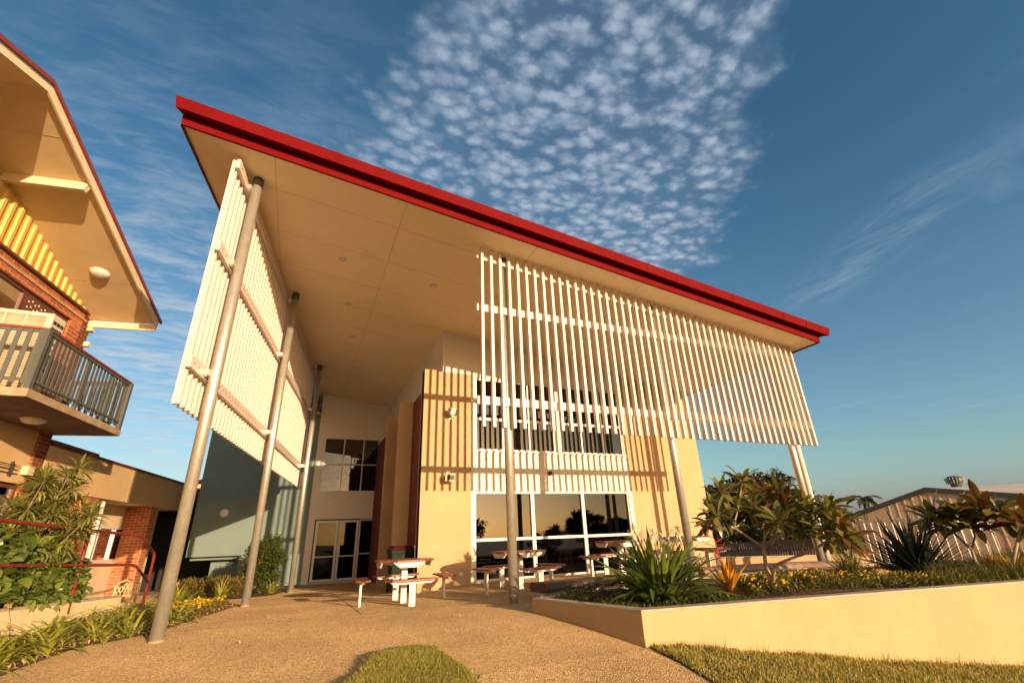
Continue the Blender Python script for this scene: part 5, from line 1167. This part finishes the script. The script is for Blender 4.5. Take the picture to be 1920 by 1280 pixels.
# ---------------------------------------------------------------- right background
def shed():
    Rr = 33.; P0 = at(1583, 972, Rr); P1 = at(1735, 917, Rr - .4); P2 = at(1960, 932, Rr - .4); t = thing('metal_shed', 'long tan ribbed metal shed with dark barge trim and a roof ventilator', 'shed', (P0.x, P0.y, -1.2))
    a = Vector((P0.x, P0.y)); b = Vector((P2.x, P2.y)); d = (b - a).normalized(); nr = Vector((d.y, -d.x)); 
    if nr.dot(-a) < 0: nr = -nr
    r1 = (Vector((P1.x, P1.y)) - a).dot(d); Ln = (b - a).length + 3; back = -nr
    def T(s, o, z): v = a + d * s + nr * o; return (v.x, v.y, z)
    slope = (P1.z - P0.z) / r1; s2 = (P2.z - P1.z) / ((b - a).length - r1)
    zt_ = lambda s: P0.z + slope * s if s < r1 else P1.z + s2 * (s - r1)
    # ribbed wall with a doorway
    mb = MB(); pts = []; s = 0
    while s < Ln: pts += [(s, 0), (s + .24, 0), (s + .28, .014), (s + .32, .014), (s + .36, 0)]; s += .36
    vs = []
    for s, o in pts: vs += [T(s, o, -1.6), T(s, o, zt_(s) - .02)]
    fs = [(2 * i, 2 * i + 1, 2 * i + 3, 2 * i + 2) for i in range(len(pts) - 1) if not (1.0 < pts[i][0] < 2.1)]
    mb.add(vs, fs)
    for s in (1.08,): mb.quad(T(s, 0, .0), T(s + 1.0, 0, .0), T(s + 1.0, 0, zt_(s + 1.0) - .02), T(s, 0, zt_(s) - .02))
    build(mb, 'wall', 'shed_wall', t)
    mb = MB(); mb.box(.9, 2.3, -.8, -.6, -1.6, .2, T); build(mb, 'doorway', 'dark_void', t)
    mb = MB(); mb.hexa([T(-.2, .0, zt_(-.2)), T(r1, 0, zt_(r1)), T(r1, -14, zt_(r1)), T(-.2, -14, zt_(-.2))], [T(-.2, .0, zt_(-.2) + .05), T(r1, 0, zt_(r1) + .05), T(r1, -14, zt_(r1) + .05), T(-.2, -14, zt_(-.2) + .05)])
    # a higher roof sheet rises behind the right hand edge
    mb.hexa([T(r1 + .0, -.05, zt_(r1) - .02), T(Ln, -.05, zt_(Ln) - .02), T(Ln, -9, P1.z + .22), T(r1, -9, P1.z + .34)], [T(r1, -.05, zt_(r1) + .03), T(Ln, -.05, zt_(Ln) + .03), T(Ln, -9, P1.z + .27), T(r1, -9, P1.z + .39)])
    rf = build(mb, 'roof', 'shed_roof', t)
    mb = MB()
    for s, e in ((-.25, r1), (r1, Ln)): mb.hexa([T(s, .04, zt_(s) - .14), T(e, .04, zt_(e) - .14), T(e, .09, zt_(e) - .14), T(s, .09, zt_(s) - .14)], [T(s, .04, zt_(s) + .10), T(e, .04, zt_(e) + .10), T(e, .09, zt_(e) + .10), T(s, .09, zt_(s) + .10)])
    build(mb, 'barge_trim', 'shed_trim', rf)
    v = at(1793, 909, 36.5); vz = v.z; mb = MB(); mb.lathe([(.24, -.6), (.24, .04), (.34, .08), (.40, .20), (.40, .36), (.28, .46), (0, .50)], (v.x, v.y, vz), 28); o = build(mb, 'ventilator', 'grey_green', t, smooth=True)
    mb = MB()
    for k in range(20):
        a_ = k * 2 * math.pi / 20; c_, s_ = math.cos(a_), math.sin(a_)
        mb.hexa([(v.x + c_ * .36 - s_ * .01, v.y + s_ * .36 + c_ * .01, vz + .08), (v.x + c_ * .36 + s_ * .01, v.y + s_ * .36 - c_ * .01, vz + .08), (v.x + c_ * .39, v.y + s_ * .39, vz + .08)], [(v.x + c_ * .40 - s_ * .01, v.y + s_ * .40 + c_ * .01, vz + .37), (v.x + c_ * .40 + s_ * .01, v.y + s_ * .40 - c_ * .01, vz + .37), (v.x + c_ * .44, v.y + s_ * .44, vz + .37)])
    build(mb, 'vane', 'steel_white', o)
shed()
def gate():
    a = at(1611, 978, 17.5); b = at(1845, 960, 16.0); t = thing('slatted_gate', 'white upright slatted screen fence in front of the tan shed', 'fence', (a.x, a.y, -.6))
    A_ = Vector((a.x, a.y)); d = (Vector((b.x, b.y)) - A_); Ln = d.length; d.normalize(); nr = Vector((-d.y, d.x))
    T = lambda s, o, z: ((A_ + d * s + nr * o).x, (A_ + d * s + nr * o).y, z)
    zt_ = 1.02
    mb = MB(); mb.box(-.03, Ln, .03, .07, zt_ - .05, zt_, T); mb.box(-.03, Ln, .03, .07, -.35, -.30, T); build(mb, 'rail', 'white_paint', t)
    k = 0; s = 0
    while s < Ln:
        mb = MB(); mb.box(s, s + .11, 0, .028, -.42, zt_, T); build(mb, 'slat', 'white_paint', t); s += .19
gate()
def fence():
    a = at(1335, 1019, 31); b = at(1575, 1006, 29); t = thing('paling_fence', 'dark weathered paling fence beyond the low cream wall', 'fence', (a.x, a.y, -1.2))
    A_ = Vector((a.x, a.y)); d = (Vector((b.x, b.y)) - A_); Ln = d.length; d.normalize(); nr = Vector((-d.y, d.x)); rg = random.Random(8)
    T = lambda s, o, z: ((A_ + d * s + nr * o).x, (A_ + d * s + nr * o).y, z)
    mb = MB(); mb.box(0, Ln, .02, .08, -.2, -.12, T); mb.box(0, Ln, .02, .08, -.95, -.88, T); build(mb, 'rail', 'fence_dark', t)
    k = 0; s = 0; n = 0; rest = MB()
    while s < Ln:
        m_ = MB() if n < 95 else rest; z = a.z + (b.z - a.z) * s / Ln + rg.uniform(-.02, .02); m_.box(s, s + .10, 0, .018, -1.3, z, T)
        if n < 95: build(m_, 'paling', 'fence_dark', t)
        s += .125; n += 1
    if rest.v: o = build(rest, 'paling', 'fence_dark', t); o['kind'] = 'stuff'
fence()
def bigtree(name, label, c, r, n, leaf, mat, seed, trunk_r=.3, blobs=30, low=-1.1, cat='tree'):
    rg = random.Random(seed); t = thing(name, label, cat, (c[0], c[1], low)); mb = MB()
    mb.tube([(c[0], c[1], low), (c[0] + .1, c[1], c[2] - r[2] * .5), (c[0] - .1, c[1], c[2] + r[2] * .3)], [trunk_r, trunk_r * .7, trunk_r * .25], 10)
    for k in range(8):
        a = k * .785 + rg.uniform(-.2, .2); mb.tube([(c[0], c[1], c[2] - r[2] * .5), (c[0] + math.cos(a) * r[0] * .35, c[1] + math.sin(a) * r[1] * .35, c[2]), (c[0] + math.cos(a) * r[0] * .7, c[1] + math.sin(a) * r[1] * .7, c[2] + r[2] * .3)], [trunk_r * .45, trunk_r * .3, trunk_r * .1], 6)
    build(mb, 'trunk', 'bark', t); mb = MB()
    for k in range(blobs):
        u = rg.uniform(-.5, 1); a = rg.uniform(0, 6.283); kk = math.sqrt(1 - u * u); q = rg.uniform(.55, .85)
        cc = (c[0] + kk * math.cos(a) * r[0] * q, c[1] + kk * math.sin(a) * r[1] * q, c[2] + u * r[2] * q); s = rg.uniform(.2, .38)
        leafball(mb, cc, (r[0] * s, r[1] * s, r[2] * s), n // blobs, leaf, leaf * .42, rg, .4)
    build(mb, 'crown', mat, t); return t
q = at(1418, 960, 46); bigtree('fig_tree', 'broad dark green fig tree behind the frangipani', (q.x, q.y, 2.2), (4.6, 4.6, 3.0), 15000, .42, 'leaf_far', 4, .5, 46)
q = at(1500, 975, 48); bigtree('round_tree', 'lower dark round tree right of the fig behind the far white post', (q.x, q.y, 1.0), (3.0, 3, 1.9), 6000, .36, 'leaf_far', 6, .3, 24)
q = at(1582, 985, 45); bigtree('round_tree', 'small dark tree at the left eave of the shed', (q.x, q.y, .6), (2.6, 2.6, 1.6), 5000, .32, 'leaf_far', 7, .3, 22)
q = at(1410, 985, 33)
for px, r_, h_, lab in ((1370, 34, 1.0, 'olive garden shrub above the fence beside the hall wall'), (1425, 34, 1.1, 'olive garden shrub above the middle of the fence'), (1470, 33, .9, 'browner garden shrub above the fence left of the far post'), (1545, 33, .9, 'bushy garden shrub between the far post and the shed')):
    q = at(px, 985, r_); bigtree('garden_shrub', lab, (q.x, q.y, h_ * .35), (1.9, 1.9, h_), 3200, .20, 'leaf_fruity', px, .1, 16, cat='shrub')
def pine():
    q = at(1463, 985, 62); rg = random.Random(5); t = thing('sparse_pine', 'tall thin sparse crowned pine rising behind the fig tree', 'tree', (q.x, q.y, -1)); top = at(1463, 878, 62).z
    mb = MB(); mb.tube([(q.x, q.y, -1), (q.x, q.y, top)], [.25, .05], 8); lf = MB()
    for k in range(26):
        z = top - .2 - k * .23; a = k * 2.4; Ln = .5 + .09 * k + rg.uniform(-.3, .3)
        if k < 6: Ln = 1.3 - .05 * k
        e = Vector((q.x + math.cos(a) * Ln, q.y + math.sin(a) * Ln, z + .15)); mb.tube([(q.x, q.y, z), e], [.05, .02], 5)
        leafball(lf, e, (.55, .55, .35), 60, .22, .07, rg, .2); leafball(lf, Vector((q.x, q.y, z)).lerp(e, .6), (.4, .4, .3), 30, .22, .07, rg, .2)
    build(mb, 'trunk', 'bark', t); build(lf, 'crown', 'leaf_far', t)
pine()
def palm():
    q = at(1622, 985, 52); c = at(1620, 938, 52); t = thing('palm_tree', 'distant palm with drooping fronds above the shed roofline', 'tree', (q.x, q.y, -1)); rg = random.Random(6)
    mb = MB(); mb.tube([(q.x, q.y, -1), tuple(c)], [.16, .11], 8); build(mb, 'trunk', 'bark', t); mb = MB()
    for k in range(13):
        az = k * 2.4; el = rg.uniform(.1, 1.2); p = Vector(c); st = .17; dr = rg.uniform(.16, .25)
        for i in range(9):
            e = el - i * dr; d = Vector((math.cos(az) * math.cos(e), math.sin(az) * math.cos(e), math.sin(e)))
            for s in (-1, 1):
                for h_ in (0, .5): blade(mb, p + d * st * h_, az + s * 1.0, e - .35, .50 * (1 - abs(i - 4) * .13), .06, .6, 2, 'leaf')
            p = p + d * st
    build(mb, 'crown', 'leaf_far', t)
palm()
q = at(1500, 1003, 40); t = thing('pink_roofed_house', 'low house with a dull pink roof glimpsed through the frangipani', 'building', (q.x, q.y, -1.1)); d = Vector((q.y, -q.x)).normalized(); e = Vector((q.x, q.y)).normalized()
T = lambda a, b, z: (q.x + d.x * a + e.x * b, q.y + d.y * a + e.y * b, z)
mb = MB(); mb.box(-3, 5, 0, 5, -1.2, .15, T); build(mb, 'wall', 'shed_wall', t); mb = MB(); mb.hexa([T(-3.4, -.5, .1), T(5.4, -.5, .1), T(5.4, 5, .1), T(-3.4, 5, .1)], [T(-2, 2, .95), T(4, 2, .95), T(4, 3, .95), T(-2, 3, .95)]); build(mb, 'roof', 'pink_roof', t)
# trees across the street, seen only mirrored in the windows
for i, (px, h_, r_) in enumerate(((1098, 3.6, 3.4), (1165, 2.4, 4.0), (1240, 3.0, 5.0))):
    p = at(px, 985, 78); c = (p.x, 2 * YF - p.y, h_ * .5)
    bigtree('street_tree', 'dark street tree across the road, mirrored in the ground floor windows', c, (r_, r_, h_ * .75), 2600, .6, 'leaf_far', 90 + i, .3, 18).__setitem__('group', 'street trees mirrored in the windows')
